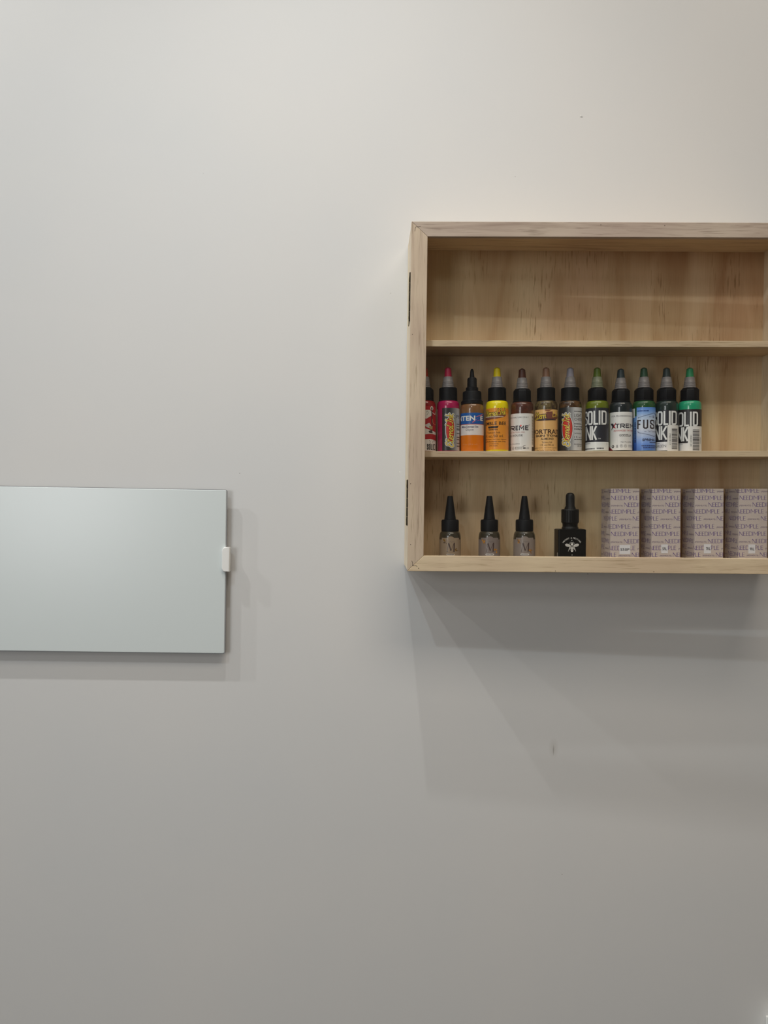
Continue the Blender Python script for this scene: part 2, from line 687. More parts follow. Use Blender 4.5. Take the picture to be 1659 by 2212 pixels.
cab_part('side_panel', W_SIDE, XL, XL + TB, -77.5, -0.5, ZB, ZT)
cab_part('side_panel', W_SIDE, XR - 9, XR, -77.5, -0.5, ZB, ZT)
cab_part('top_panel', W_SH, XL + TB, XR - 9, -77.5, -0.5, ZT - 8.5, ZT)
cab_part('bottom_panel', W_SH, XL + TB, XR - 9, -77.5, -0.5, ZB, ZB + 9)

PLY = mat('plywood_back', (214, 192, 152), 0.6, spec=0.25)
v = tex_map(PLY, (9, 9, 1.3))
g = noise(PLY, v, 1.6, 3, 0.5, 1.0)
c = ramp(PLY, g, [(0.32, (200, 168, 130)), (0.5, (226, 202, 168)), (0.68, (236, 216, 184))])
v = tex_map(PLY, (5, 5, 4))
g = noise(PLY, v, 1.0, 2, 0.5)
c = mix(PLY, c, ramp(PLY, g, [(0.35, (224, 192, 174)), (0.65, (240, 238, 216))]), 0.55, 'MULTIPLY')
v = tex_map(PLY, (560, 560, 40))
g = noise(PLY, v, 1.0, 2, 0.5)
v = tex_map(PLY, (14, 14, 6))
g2 = noise(PLY, v, 1.0, 2, 0.5)
streak = ramp(PLY, g, [(0.59, (0, 0, 0)), (0.69, (255, 255, 255))])
where = ramp(PLY, g2, [(0.46, (0, 0, 0)), (0.60, (255, 255, 255))])
sm = mix(PLY, streak, where, 1.0, 'MULTIPLY')
nt, bs, new, link = nodes_of(PLY)
bw = new('ShaderNodeRGBToBW')
link(sm, bw.inputs[0])
ms = new('ShaderNodeMath')
ms.operation = 'MULTIPLY'
ms.inputs[1].default_value = 0.62
link(bw.outputs[0], ms.inputs[0])
c = mix(PLY, c, (140, 104, 62), ms.outputs[0])
v = tex_map(PLY, (900, 900, 20))
c = mix(PLY, c, ramp(PLY, noise(PLY, v, 1, 2, 0.5), [(0.3, (236, 233, 228)), (0.6, (255, 255, 255))]), 0.45, 'MULTIPLY')
link(c, bs.inputs['Base Color'])
cab_part('back_panel', PLY, XL + TB, XR - 9, -8, -3, ZB + 9, ZT - 8.5, bev=0)


def shelf(zl, zr, th):
    k = (zr - zl) / 448.0
    return bm_obj('shelf', box_bm(XL + TB + .2, XR - 9.2, -75, -8.2, zl - th, zl, bev=0.5, kz=k, xr=85.0), W_SH, CAB), k


shelf(212.8, 219.1, 8.4)
SH2, KS = shelf(64.5, 70.8, 8.2)

# hinges on the left side
BRASS = mat('aged_brass', (122, 108, 60), 0.5, metal=0.5)
BRASSD = mat('dark_brass', (44, 34, 20), 0.5, metal=0.8)
for (z0, z1) in ((236.5, 302.0), (-35.6, 26.0)):
    hg = empty('hinge', (0, 0, 0), parent=CAB)
    bm_obj('hinge_leaf', box_bm(XL - 0.9, XL - 0.02, -77.4, -50.0, z0, z1, bev=0.2), BRASS, hg)
    n = 5
    for i in range(n):
        a = z0 + (z1 - z0) * i / n
        b = z0 + (z1 - z0) * (i + 1) / n - 0.8
        V, Fc = lathe([(1.1, a), (1.35, a + .4), (1.35, b - .4), (1.1, b)], 12)
        V = [(x + (XL - 0.35) * MM, y - 79.0 * MM, z) for (x, y, z) in V]
        link_obj('knuckle', mesh('knuckle', V, Fc, 40), BRASSD, hg)
    for zz in (z0 + 8, z1 - 8):
        V, Fc = lathe([(2.0, 0), (1.9, .4), (1.2, .7)], 12)
        V = [((XL - 0.9) * MM - z, y - 66 * MM, x + zz * MM) for (x, y, z) in V]
        link_obj('screw', mesh('screw', V, Fc, 40), BRASS, hg)

# the glazed door, hinged left, standing a little open on the right
AJAR = radians(1.9)
DOOR = empty('door', (XL * MM, -79.5 * MM, 0), (0, 0, -AJAR), CAB)
DW, DT = 523.0, 14.5                          # door width, thickness; local x from hinge edge, front face y = -DT
SWD = 21.3
kt, kb = 0.0040, 0.0040


def dz(x, z, top):
    return z + (kt if top else kb) * x


TLo, TLi, BLo, BLi = 363.2, 343.6, -95.2, -74.8


RB = 4.5                                      # rebate for the glass behind the front lip
DLIP = 7.2


def member(name, quad, m_, inner):
    """mitred frame member from four (x, z) corners: full front lip, rear half cut back by the rebate on its inner edge"""
    bm = solid([(x * MM, -(DT - DLIP) * MM, z * MM) for (x, z) in quad] + [(x * MM, -DT * MM, z * MM) for (x, z) in quad], 0.45 * MM)
    back = [(x + (inner[i][0]) * RB, z + (inner[i][1]) * RB) for i, (x, z) in enumerate(quad)]
    b2 = solid([(x * MM, 0, z * MM) for (x, z) in back] + [(x * MM, -(DT - DLIP) * MM, z * MM) for (x, z) in back], 0.2 * MM)
    tmp = bpy.data.meshes.new('tmp')
    b2.to_mesh(tmp)
    b2.free()
    bm.from_mesh(tmp)
    bpy.data.meshes.remove(tmp)
    return bm_obj(name, bm, m_, DOOR)


N0 = (0, 0)
gp = 0.06
member('door_stile', [(0, dz(0, BLo, 0) + gp), (SWD, dz(SWD, BLi, 0) + gp), (SWD, dz(SWD, TLi, 1) - gp), (0, dz(0, TLo, 1) - gp)], W_DV, [N0, (-1, -1), (-1, 1), N0])
member('door_stile', [(DW, dz(DW, BLo, 0) + gp), (DW, dz(DW, TLo, 1) - gp), (DW - SWD, dz(DW - SWD, TLi, 1) - gp), (DW - SWD, dz(DW - SWD, BLi, 0) + gp)], W_DV, [N0, N0, (1, 1), (1, -1)])
member('door_rail', [(gp, dz(0, TLo, 1)), (SWD, dz(SWD, TLi, 1)), (DW - SWD, dz(DW - SWD, TLi, 1)), (DW, dz(DW, TLo, 1))], W_DH, [N0, (-1, 1), (1, 1), N0])
member('door_rail', [(gp, dz(0, BLo, 0)), (DW, dz(DW, BLo, 0)), (DW - SWD, dz(DW - SWD, BLi, 0)), (SWD, dz(SWD, BLi, 0))], W_DB, [N0, N0, (1, -1), (-1, -1)])
# glass held in a rebate behind the frame
GLASS = bpy.data.materials.new('door_glass')
GLASS.use_nodes = True
nt = GLASS.node_tree
nt.nodes.clear()
out = nt.nodes.new('ShaderNodeOutputMaterial')
tr = nt.nodes.new('ShaderNodeBsdfTransparent')
tr.inputs[0].default_value = (0.985, 0.99, 0.985, 1)
gl = nt.nodes.new('ShaderNodeBsdfGlossy')
gl.inputs['Roughness'].default_value = 0.0
ge = nt.nodes.new('ShaderNodeNewGeometry')
dt = nt.nodes.new('ShaderNodeVectorMath')
dt.operation = 'DOT_PRODUCT'
nt.links.new(ge.outputs['Normal'], dt.inputs[0])
nt.links.new(ge.outputs['Incoming'], dt.inputs[1])


def calc(op, a, b=None):
    n_ = nt.nodes.new('ShaderNodeMath')
    n_.operation = op
    for i_, v_ in enumerate((a, b)):
        if v_ is None:
            continue
        if isinstance(v_, (int, float)):
            n_.inputs[i_].default_value = v_
        else:
            nt.links.new(v_, n_.inputs[i_])
    return n_.outputs[0]


# reflectance of one glass face, the same seen from either side
sch = calc('ADD', calc('MULTIPLY', calc('POWER', calc('SUBTRACT', 1.0, calc('ABSOLUTE', dt.outputs['Value'])), 5.0), 0.96), 0.04)
mx = nt.nodes.new('ShaderNodeMixShader')
nt.links.new(sch, mx.inputs[0])
nt.links.new(tr.outputs[0], mx.inputs[1])
nt.links.new(gl.outputs[0], mx.inputs[2])
nt.links.new(mx.outputs[0], out.inputs['Surface'])
bm_obj('glass_pane', solid([(x * MM, y * MM, z * MM) for y in (-4.6, -7.1) for (x, z) in
                            ((SWD - 3, BLi - 3), (DW - SWD + 3, BLi - 1), (DW - SWD + 3, TLi + 5), (SWD - 3, TLi + 3))]), GLASS, DOOR)
# the corner clips and nail holes
DARK = mat('dark_metal', (40, 30, 24), 0.5, metal=0.5)


def mark(name, pts, w):
    vv, ff = strip(pts, w)
    bm = bmesh.new()
    bv = [bm.verts.new((a * MM, -(DT + 0.05) * MM, b * MM)) for a, b in vv]
    for f in ff:
        bm.faces.new([bv[i] for i in f])
    r = bmesh.ops.extrude_face_region(bm, geom=list(bm.faces))
    for g_ in r['geom']:
        if isinstance(g_, bmesh.types.BMVert):
            g_.co.y += 0.6 * MM
    bmesh.ops.recalc_face_normals(bm, faces=bm.faces)
    return bm_obj(name, bm, DARK, DOOR)


mark('corner_clip', [(4.5, 350.2), (5.0, 354.5), (5.9, 356.3), (8, 356.0), (12.2, 357.0)], 0.55)
mark('corner_clip', [(5.8, -81.5), (6.9, -84), (7.0, -88.0), (12.0, -88.2), (13, -89.2)], 0.55)
for (x, z) in ((330, 360), (247, 360.5), (15, -91.3), (195, -92.5), (324, -92.0), (2.9, 216), (3.0, 20), (4, -60)):
    V, Fc = lathe([(0.55, -0.4), (0.55, 0.06)], 8)
    V = [(a + x * MM, -b_ * 1.0 - DT * MM, cc + z * MM) for (a, cc, b_) in V]
    link_obj('nail_head', mesh('nail_head', V, Fc), DARK, DOOR)

# ------------------------------------------------------------------ plate cover on the left of the wall
COVER = empty('wall_panel', (-0.2013, 0, EYE))
tag(COVER, 'white metal panel door on wall at left with small white plastic tab', 'panel')
PM = mat('coated_white_metal', (221, 229, 228), 0.28, spec=0.7)
TM = mat('white_plastic', (244, 244, 240), 0.35)
GM = mat('grey_metal', (150, 152, 155), 0.5)
bm = box_bm(-420, 0, -13.5, -9.5, -223.2, 9.4, bev=0.0)
# rounded upright corners and softened edges
ed = [e for e in bm.edges if abs(e.verts[0].co.y - e.verts[1].co.y) > 0.001]
bmesh.ops.bevel(bm, geom=ed, offset=2.0 * MM, segments=4, profile=0.5, affect='EDGES')
ed = [e for e in bm.edges if abs(e.verts[0].co.y + 0.0135) < 1e-5 and abs(e.verts[1].co.y + 0.0135) < 1e-5]
bmesh.ops.bevel(bm, geom=ed, offset=0.9 * MM, segments=2, profile=0.5, affect='EDGES')
face = weighted(bm_obj('face_plate', bm, PM, COVER, 60))
bm = box_bm(-420.8, 0.9, -12.7, -9.5, -224.0, 10.2)
ed = [e for e in bm.edges if abs(e.verts[0].co.y - e.verts[1].co.y) > 0.001]
bmesh.ops.bevel(bm, geom=ed, offset=2.6 * MM, segments=4, profile=0.5, affect='EDGES')
bm_obj('edge_trim', bm, GM, COVER)
bm_obj('back_box', box_bm(-408, -12, -9.5, -0.2, -211, -3, bev=0.3), GM, COVER)
COVER.rotation_euler = (0, radians(0.3), 0)
# tab: rounded to the left, wraps the edge
pts = []
for (x, z) in [(6.2, -71.4), (6.2, -106.2)]:
    pts.append((x, z))
pts += arc_pts((0.5, -106.2), (-4.6, -100.5), (-4.0, -106.2), 6)
pts += arc_pts((-4.6, -78.0), (1.0, -71.4), (-4.4, -71.4), 8)
bm = bmesh.new()
fv = [bm.verts.new((x * MM, -13.3 * MM, z * MM)) for (x, z) in pts]
fa = bm.faces.new(fv)
r = bmesh.ops.extrude_face_region(bm, geom=[fa])
nv = [g_ for g_ in r['geom'] if isinstance(g_, bmesh.types.BMVert)]
for q in nv:
    q.co.y -= 4.2 * MM
bmesh.ops.recalc_face_normals(bm, faces=bm.faces)
ed = [e for e in bm.edges if all(abs(q.co.y + 0.0175) < 1e-5 for q in e.verts)]
bmesh.ops.bevel(bm, geom=ed, offset=1.1 * MM, segments=3, profile=0.5, affect='EDGES')
tab = weighted(bm_obj('pull_tab', bm, TM, COVER, 60))
bm_obj('tab_lip', box_bm(0.4, 6.2, -13.5, -8.0, -106.0, -71.6, bev=0.6), TM, tab)

# ------------------------------------------------------------------ white fitting at the lower right corner
V, Fc = lathe([(13.5, -44), (13.0, -30), (11.6, -14)] + arc_pts((10.6, -4), (3.0, 4.8), (9.6, 4.8), 7), 32)
V = [(x, y - 14 * MM, z) for (x, y, z) in V]
FIT = empty('wall_fitting', (0.6048, 0, EYE - 0.7465))
tag(FIT, 'white rounded plastic fitting on the wall, cut off at bottom right corner', 'fitting')
link_obj('cover', mesh('cover', V, Fc, 50), TM, FIT)
bm_obj('base_plate', box_bm(-9, 9, -3.5, -0.05, -46, -10, bev=1.0), TM, FIT)

# ------------------------------------------------------------------ ink bottles
BLACKCAP = mat('black_cap_plastic', (18, 19, 23), 0.5, spec=0.25)
NOZ = mat('frosted_nozzle', (132, 127, 126), 0.38)
BR = 15.6
Q = 0.64 / 10.79                             # crop units to mm


class Lab(Print):
    """print laid out in the units of one measured bottle: c its axis, b its foot"""
    def __init__(self, c_, b_=2085.0, k=Q, R=BR):
        super().__init__()
        self.c, self.b, self.k, self.R = c_, b_, k, R

    def s(self, x):
        t = (x - self.c) * self.k / self.R
        if abs(t) < 0.97:
            return self.R * asin(t)
        sg = 1 if t > 0 else -1
        return sg * self.R * (asin(0.97) + (abs(t) - 0.97) * 1.6)

    def z(self, y):
        return (self.b - y) * self.k

    def R_(self, x0, x1, y0, y1, col, layer=1):
        self.rect(self.s(x0), self.s(x1), self.z(y1), self.z(y0), col, layer)

    def T(self, txt, x0, x1, y0, y1, col, layer=3, **k):
        self.text(txt, self.s(x0), self.s(x1), self.z(y1), self.z(y0), col, layer, **k)

    def G(self, x0, x1, y0, y1, col, layer=3, seed=1):
        self.greek(self.s(x0), self.s(x1), self.z(y1), self.z(y0), col, layer, seed)

    def B(self, txt, spans, y0, y1, t, col, layer=3):
        self.block(txt, [(self.s(a), self.s(b)) for a, b in spans], self.z(y1), self.z(y0), t, col, layer)

    def P(self, pts, col, layer=2):
        self.poly([(self.s(x), self.z(y)) for x, y in pts], col, layer)

    def L(self, pts, w, col, layer=3, smooth=0):
        self.stroke([(self.s(x), self.z(y)) for x, y in pts], w, col, layer, smooth)


def ink_mat(name, colour, mottled=None, clear_above=None, clear_col=None):
    """glossy clear plastic bottle filled with ink"""
    M = mat(name, colour, 0.32, coat=1.0, spec=0.4)
    nt, b, new, link = nodes_of(M)
    c = None
    if mottled:
        v = tex_map(M, (1, 1, 1), rnd=True)
        g = noise(M, v, 170.0, 4, 0.6, 0.8)
        c = ramp(M, g, [(0.38, mottled), (0.58, colour)])
    if clear_above is not None:
        tcn = new('ShaderNodeTexCoord')
        sp = new('ShaderNodeSeparateXYZ')
        link(tcn.outputs['Object'], sp.inputs[0])
        gt = new('ShaderNodeMath')
        gt.operation = 'GREATER_THAN'
        gt.inputs[1].default_value = clear_above * MM
        link(sp.outputs['Z'], gt.inputs[0])
        c = mix(M, c if c is not None else colour, clear_col, gt.outputs[0])
    if c is not None:
        link(c, b.inputs['Base Color'])
    return M


def body_profile(R, h, rn, hn):
    return ([(R - 1.2, 0.0), (R - 0.4, 0.35), (R, 1.3), (R, h - 0.01)]
            + arc_pts((R, h), (rn, hn), (R, hn - 0.6), 8)[1:] + [(rn - 1.0, hn + 2.4)])


def nozzle(o, z0, z1, r0_, r1_, m_, rings=3):
    prof = [(r0_ + .5, z0), (r0_, z0 + 1.2)]
    for i in range(rings):
        t0 = 0.18 + 0.14 * i
        for dt, dr in ((0, 0), (0.03, 0.28), (0.06, 0.28), (0.09, 0)):
            t = t0 + dt
            prof.append((r0_ + (r1_ - r0_) * t + dr, z0 + (z1 - z0) * t))
    prof += [(r1_, z1 - 0.4), (r1_ - 0.7, z1)]
    link_obj('nozzle', mesh('nozzle', *lathe(prof, 28), 40), m_, o)


def tip(o, z0, z1, r0_, r1_, m_):
    h = z1 - z0
    prof = [(r0_, z0), (r0_ * .96, z0 + h * .1), (r1_ + .5, z0 + h * .78), (r1_ + .35, z0 + h * .86), (r1_ * .75, z0 + h * .93), (r1_ * .35, z1)]
    link_obj('nozzle_tip', mesh('nozzle_tip', *lathe(prof, 24), 40), m_, o)


def round_cap(o, z0, z1, r, ribbed=True):
    n = 72
    V, Fc = [], []
    prof = [(r + .3, z0), (r + .3, z0 + 1.6), (r, z0 + 2.0), (r - .1, z1 - 1.2), (r - 1.0, z1 - .1), (r - 2.5, z1)]
    for j, (rr, z) in enumerate(prof):
        for i in range(n):
            a = 2 * pi * i / n
            q = rr - (0.22 if (i % 2 and 2 <= j <= 3 and ribbed) else 0)
            V.append((q * cos(a) * MM, q * sin(a) * MM, z * MM))
    for j in range(len(prof) - 1):
        for i in range(n):
            i2 = (i + 1) % n
            Fc.append((j * n + i, j * n + i2, (j + 1) * n + i2, (j + 1) * n + i))
    Fc.append(tuple(range(n - 1, -1, -1)))
    Fc.append(tuple((len(prof) - 1) * n + i for i in range(n)))
    link_obj('cap', mesh('cap', V, Fc, 35), BLACKCAP, o)


def facet_cap(o, z0, z1, r, phase=0.0):
    """eight-sided twist cap with a sloping shoulder and a skirt ring"""
    prof = [(r * 1.03, z0 + 1.6), (r * 1.03, z1 - 3.6), (r * .80, z1 - .3), (r * .62, z1)]
    bm = bmesh.new()
    V, Fc = lathe(prof, 8, phase)
    bv = [bm.verts.new(v_) for v_ in V]
    for f in Fc:
        bm.faces.new([bv[i] for i in f])
    bmesh.ops.recalc_face_normals(bm, faces=bm.faces)
    bmesh.ops.bevel(bm, geom=list(bm.edges), offset=0.5 * MM, segments=2, profile=0.5, affect='EDGES')
    V2, F2 = lathe([(r + .2, z0), (r + .5, z0 + .5), (r + .5, z0 + 1.7), (r, z0 + 2.0)], 40)
    off = [bm.verts.new(v_) for v_ in V2]
    for f in F2:
        bm.faces.new([off[i] for i in f])
    bm_obj('cap', bm, BLACKCAP, o, 40)


TIPS = {}


def tip_mat(col):
    k = 'tip_%d_%d_%d' % col
    return mat('tinted_' + k, col, 0.4)


BOTTLE_GROUP = 'ink bottles on the middle shelf'


def bottle(x, label, ink, tipc, kind='facet', drop=0.0, phase=0.0, y=-46.0, nozm=None):
    zb = 64.5 + KS * (x - 85.0) + 0.05
    o = empty('ink_bottle', (x * MM, y * MM, EYE + zb * MM), (0, -KS, 0))
    tag(o, label, 'bottle', BOTTLE_GROUP)
    d = drop
    body = link_obj('bottle_body', mesh('bottle_body', *lathe(body_profile(BR, 61.5 - d, 12.2, 70.2 - d), 48), 50), ink, o)
    if kind == 'round':
        round_cap(o, 70.0 - d, 88.8 - d, 12.5)
    else:
        facet_cap(o, 70.0 - d, 89.2 - d, 12.4, phase)
    nm = nozm or NOZ
    nozzle(o, 88.8 - d, 104.0 - d, 8.2, 6.4, nm)
    tip(o, 103.6 - d, 117.2 - d, 5.6 if kind != 'round' else 5.3, 4.0, tip_mat(tipc))
    return o, body


def facing(x, y=-46.0):
    return atan2(x, 1069.0 + y)


def finish(o, lab_sheet, lab_print, x, R=BR, y=-46.0):
    sheet = lab_sheet.build('label', cyl(R, facing(x, y)), PRINT, o, base=0.04, lift=0.05)
    lab_print.build('lettering', cyl(R, facing(x, y)), PRINT, sheet, base=0.04, lift=0.05)


EDGE = 1.45 * BR


def eternal_side(P, cx, y0, y1, wdt, org_x, hgt):
    """oval logo with a yellow brush script reading upwards"""
    cz = (P.z(y0) + P.z(y1)) / 2
    a = (P.s(cx + wdt / 2) - P.s(cx - wdt / 2)) / 2
    b = (P.z(y0) - P.z(y1)) / 2
    ox, oz = P.s(org_x), P.z(hgt)
    for (w, col, ly) in ((3.1, (196, 196, 190), 3), (1.75, (22, 16, 14), 6), (0.95, (238, 208, 84), 8)):
        if ly == 3:
            P.ellipse(P.s(cx), cz, a + 1.1, b + 1.1, col, 3)
        if ly == 6:
            P.ellipse(P.s(cx), cz, a + 0.35, b + 0.35, col, 4)
            P.ellipse(P.s(cx), cz, a - 0.15, b - 0.15, (168, 44, 34), 5)
        P.script('Eternal Ink', (ox, oz), (0, 1), (-1, 0), 9.8, w, col, ly)


# 1 red, half hidden behind the door stile
x = 77.0
o, _ = bottle(x, 'red ink bottle half hidden behind the left door stile', ink_mat('ink_red', (150, 24, 30)), (170, 60, 40))
A = Lab(60)
A.R_(-180, 330, 1035, 2065, (150, 30, 36), 1)
P = Lab(60)
WH, DK = (196, 192, 184), (40, 34, 36)
P.P([(60, 1125), (185, 1125), (240, 1180), (235, 1240), (100, 1330), (40, 1300)], WH, 2)
P.ellipse(P.s(228), P.z(1085), 2.6, 2.9, WH, 2)
P.ellipse(P.s(228), P.z(1095), 1.3, 2.4, (92, 88, 86), 3)
P.P([(216, 1130), (240, 1130), (242, 1490), (220, 1500)], DK, 4)
P.L([(240, 1180), (300, 1215), (312, 1150)], 0.9, WH, 3, 4)
P.L([(245, 1330), (255, 1420), (300, 1450), (325, 1430)], 0.5, (206, 160, 110), 3, 5)
P.P([(60, 1470), (170, 1420), (210, 1480), (230, 1560), (110, 1520)], (176, 172, 168), 3)
P.P([(160, 1490), (245, 1490), (240, 1570), (180, 1560)], (150, 128, 86), 4)
P.P([(60, 1545), (150, 1570), (240, 1600), (325, 1640), (320, 1690), (180, 1670), (60, 1690)], (190, 186, 180), 3)
P.P([(150, 1610), (235, 1570), (245, 1660), (170, 1650)], (62, 54, 54), 4)
P.P([(-100, 1810), (200, 1790), (325, 1830), (325, 2062), (-100, 2062)], (192, 188, 182), 2)
P.L([(165, 1820), (195, 1850), (180, 1880), (205, 1905)], 0.5, (110, 100, 98), 3)
P.L([(240, 1870), (275, 1800), (300, 1850)], 0.5, (70, 60, 60), 3)
P.L([(105, 1180), (130, 1150), (150, 1190), (110, 1250)], 0.4, (90, 84, 80), 3)
P.B('SOLID', [(115, 152), (158, 197), (203, 237), (242, 258), (264, 306)], 1905, 2040, 1.05, (26, 22, 24), 4)
finish(o, A, P, x)

# 2 pink
x = 109.7
o, _ = bottle(x, 'magenta pink ink bottle, second from the left end of the row', ink_mat('ink_pink', (172, 20, 82)), (168, 30, 66), 'round')
A = Lab(625, 2090)
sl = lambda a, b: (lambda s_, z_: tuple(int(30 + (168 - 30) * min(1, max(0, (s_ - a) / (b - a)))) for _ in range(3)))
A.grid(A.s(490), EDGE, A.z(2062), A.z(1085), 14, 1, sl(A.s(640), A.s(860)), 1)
A.R_(330, 385, 1090, 2050, (176, 160, 150), 1)
P = Lab(625, 2090)
eternal_side(P, 675, 1290, 1860, 185, 738, 1985)
P.T('PS', 815, 880, 1245, 1315, (50, 48, 48), 3)
for i, y in enumerate((1440, 1490, 1545, 1570, 1650, 1740, 1795, 1880, 1945)):
    P.G(820, 885, y, y + 22, (56, 54, 54), 3, seed=i)
finish(o, A, P, x)

# 3 orange with a black stepped cap
x = 142.8
INK3 = ink_mat('ink_orange', (244, 132, 18), clear_above=52.5, clear_col=(132, 92, 56))
zb = 64.5 + KS * (x - 85.0) + 0.05
o = empty('ink_bottle', (x * MM, -46 * MM, EYE + zb * MM), (0, -KS, 0))
tag(o, 'orange ink bottle with an all black stepped nozzle cap and blue band label', 'bottle', BOTTLE_GROUP)
R3 = 16.0
link_obj('bottle_body', mesh('bottle_body', *lathe(body_profile(R3, 58.5, 12.6, 66.4), 48), 50), INK3, o)
link_obj('cap', mesh('cap', *lathe([(14.6, 65.6), (15.2, 66.0), (15.2, 69.8), (13.2, 71.4), (12.9, 72.4), (12.8, 82.0), (12.2, 83.4), (9.0, 84.4)], 44), 35), BLACKCAP, o)
link_obj('nozzle', mesh('nozzle', *lathe([(8.7, 83.5), (8.5, 89.0), (7.0, 89.6), (6.7, 90.2), (6.5, 101.0), (5.6, 102.6), (3.6, 103.0)], 32), 35), BLACKCAP, o)
link_obj('nozzle_tip', mesh('nozzle_tip', *lathe([(3.9, 102.6), (3.4, 104.0), (2.3, 112.6), (1.5, 114.4), (0.8, 115.2)], 24), 40), BLACKCAP, o)
A = Lab(372, R=R3)
A.rect(-1.5 * R3, 1.5 * R3, A.z(1445), A.z(1190), (16, 74, 138), 1)
A.rect(-1.5 * R3, 1.5 * R3, A.z(1460), A.z(1445), (150, 60, 40), 1)
A.rect(-1.5 * R3, 1.5 * R3, A.z(1700), A.z(1460), (206, 198, 194), 1)
P = Lab(372, R=R3)
P.T('INTEN', 55, 445, 1258, 1372, (226, 224, 220), 3, bold=0.035)
P.L([(466, 1285), (612, 1215), (378, 1412), (545, 1352)], 0.75, (224, 110, 116), 4)
P.T('E', 560, 620, 1262, 1372, (226, 224, 220), 3, bold=0.035)
P.T('Mike Demasi Set', 145, 515, 1485, 1532, (60, 62, 84), 3, bold=0.02)
P.T('Dijon', 233, 408, 1553, 1618, (74, 74, 80), 3)
P.T('1 fl oz (29.6 ml)', 150, 495, 1898, 1938, (232, 156, 96), 3)
finish(o, A, P, x, R3)

# 4 yellow
x = 177.5
o, _ = bottle(x, 'bright yellow ink bottle with a yellow tip and gold label', ink_mat('ink_yellow', (248, 226, 4)), (214, 190, 10), 'round')
A = Lab(955)
A.R_(560, 1360, 1082, 2035, (214, 138, 46), 1)


def eternal_front(P, x0, x1, y0, y1, txt, ts, ty, h, hx, back):
    cs, cz = (P.s(x0) + P.s(x1)) / 2, (P.z(y0) + P.z(y1)) / 2
    a, b = (P.s(x1) - P.s(x0)) / 2, (P.z(y0) - P.z(y1)) / 2
    P.ellipse(cs, cz - b * .25, a, b * .72, (52, 28, 22), 2, rot=0.05)
    P.ellipse(cs, cz - b * .25, a - .3, b * .72 - .3, back, 3, rot=0.05)
    for (w, col, ly) in ((1.7, (46, 22, 18), 5), (0.85, (240, 208, 70), 7)):
        P.script(txt, (ts, P.z(ty)), (0.985, 0.10), (-0.10, 0.985), h, w, col, ly, hx)


P = Lab(955)
eternal_front(P, 540, 1150, 1110, 1345, 'Eternal Ink', P.s(1165) - 4.72 * 8.6 * 0.86, 1285, 8.6, 0.86, (112, 62, 44))
P.G(700, 1100, 1268, 1290, (190, 178, 160), 8, 4)
P.T('BUMBLE BEE', 640, 1157, 1393, 1472, (28, 20, 14), 3, bold=0.012)
P.P([(750, 1500), (992, 1490), (965, 1540), (765, 1545)], (40, 26, 18), 3)
P.G(765, 970, 1560, 1590, (70, 46, 24), 3, 7)
P.T('Tattoo Ink', 735, 1030, 1618, 1664, (40, 26, 16), 3)
P.T('1 fl. oz./30 ml.', 690, 1102, 1692, 1752, (40, 26, 16), 3)
P.T('distilled water, non-toxic pigment', 680, 1162, 1780, 1816, (44, 28, 18), 3)
P.T('For Professional Use Only', 690, 1150, 1832, 1874, (40, 26, 16), 3, bold=0.01)
P.T('Distributed by', 775, 990, 1886, 1918, (44, 28, 18), 3)
P.T('DNA Supply', 782, 970, 1930, 1966, (44, 28, 18), 3)
finish(o, A, P, x)

# 5 brown with a white label
x = 212.2
o, _ = bottle(x, 'reddish brown ink bottle with a white label and dark brown tip', ink_mat('ink_brown', (92, 48, 34), mottled=(74, 40, 30)), (78, 44, 34), drop=1.6, phase=0.3)
A = Lab(350)
A.R_(-100, 800, 1205, 2080, (206, 204, 200), 1)
P = Lab(350)
P.T('PROFESSIONAL USE ONLY', 0, 500, 1278, 1308, (70, 66, 68), 3)
P.B('TREME', [(20, 85), (88, 190), (205, 262), (282, 398), (420, 495)], 1482, 1592, 1.35, (36, 30, 40), 3)
P.P([(322, 1462), (345, 1488), (322, 1514), (300, 1488)], (196, 70, 60), 4)
P.ring(P.s(513), P.z(1468), 0.7, 0.25, (70, 66, 68), 3)
P.T('ADVANCED TATTOO INK', -40, 416, 1620, 1652, (150, 84, 76), 3)
P.T('EE HOUSE', 85, 366, 1688, 1732, (60, 56, 58), 3, bold=0.01)
P.T('Net 1 fl oz (30ml)', 88, 298, 1888, 1922, (60, 56, 58), 3)
P.ring(P.s(150), P.z(2000), 2.0, 0.35, (80, 60, 60), 3)
P.T('H', 138, 162, 1985, 2015, (80, 60, 60), 3)
P.R_(88, 104, 1960, 2040, (96, 60, 60), 3)
for (a, b, c_, d) in ((198, 352, 1972, 1978), (198, 352, 2022, 2028), (198, 206, 1972, 2028), (346, 352, 1972, 2028)):
    P.R_(a, b, c_, d, (88, 86, 86), 3)
P.T('STERILE', 212, 340, 1985, 2015, (88, 86, 86), 3)
P.L([(365, 1975), (390, 1950), (430, 1940)], 0.6, (88, 86, 86), 3)
P.R_(375, 432, 1985, 2022, (92, 90, 90), 3)
for i in range(3):
    P.L([(448 + i * 20, 2025), (462 + i * 20, 1985)], 0.4, (96, 94, 94), 3)
P.ring(P.s(488), P.z(2005), 1.1, 0.3, (96, 94, 94), 3)
for i in range(26):
    y = 1265 + i * 26
    P.R_(572, 608, y, y + 13, (50, 44, 48), 3)
P.R_(570, 640, 1965, 2078, (34, 28, 30), 3)
finish(o, A, P, x)

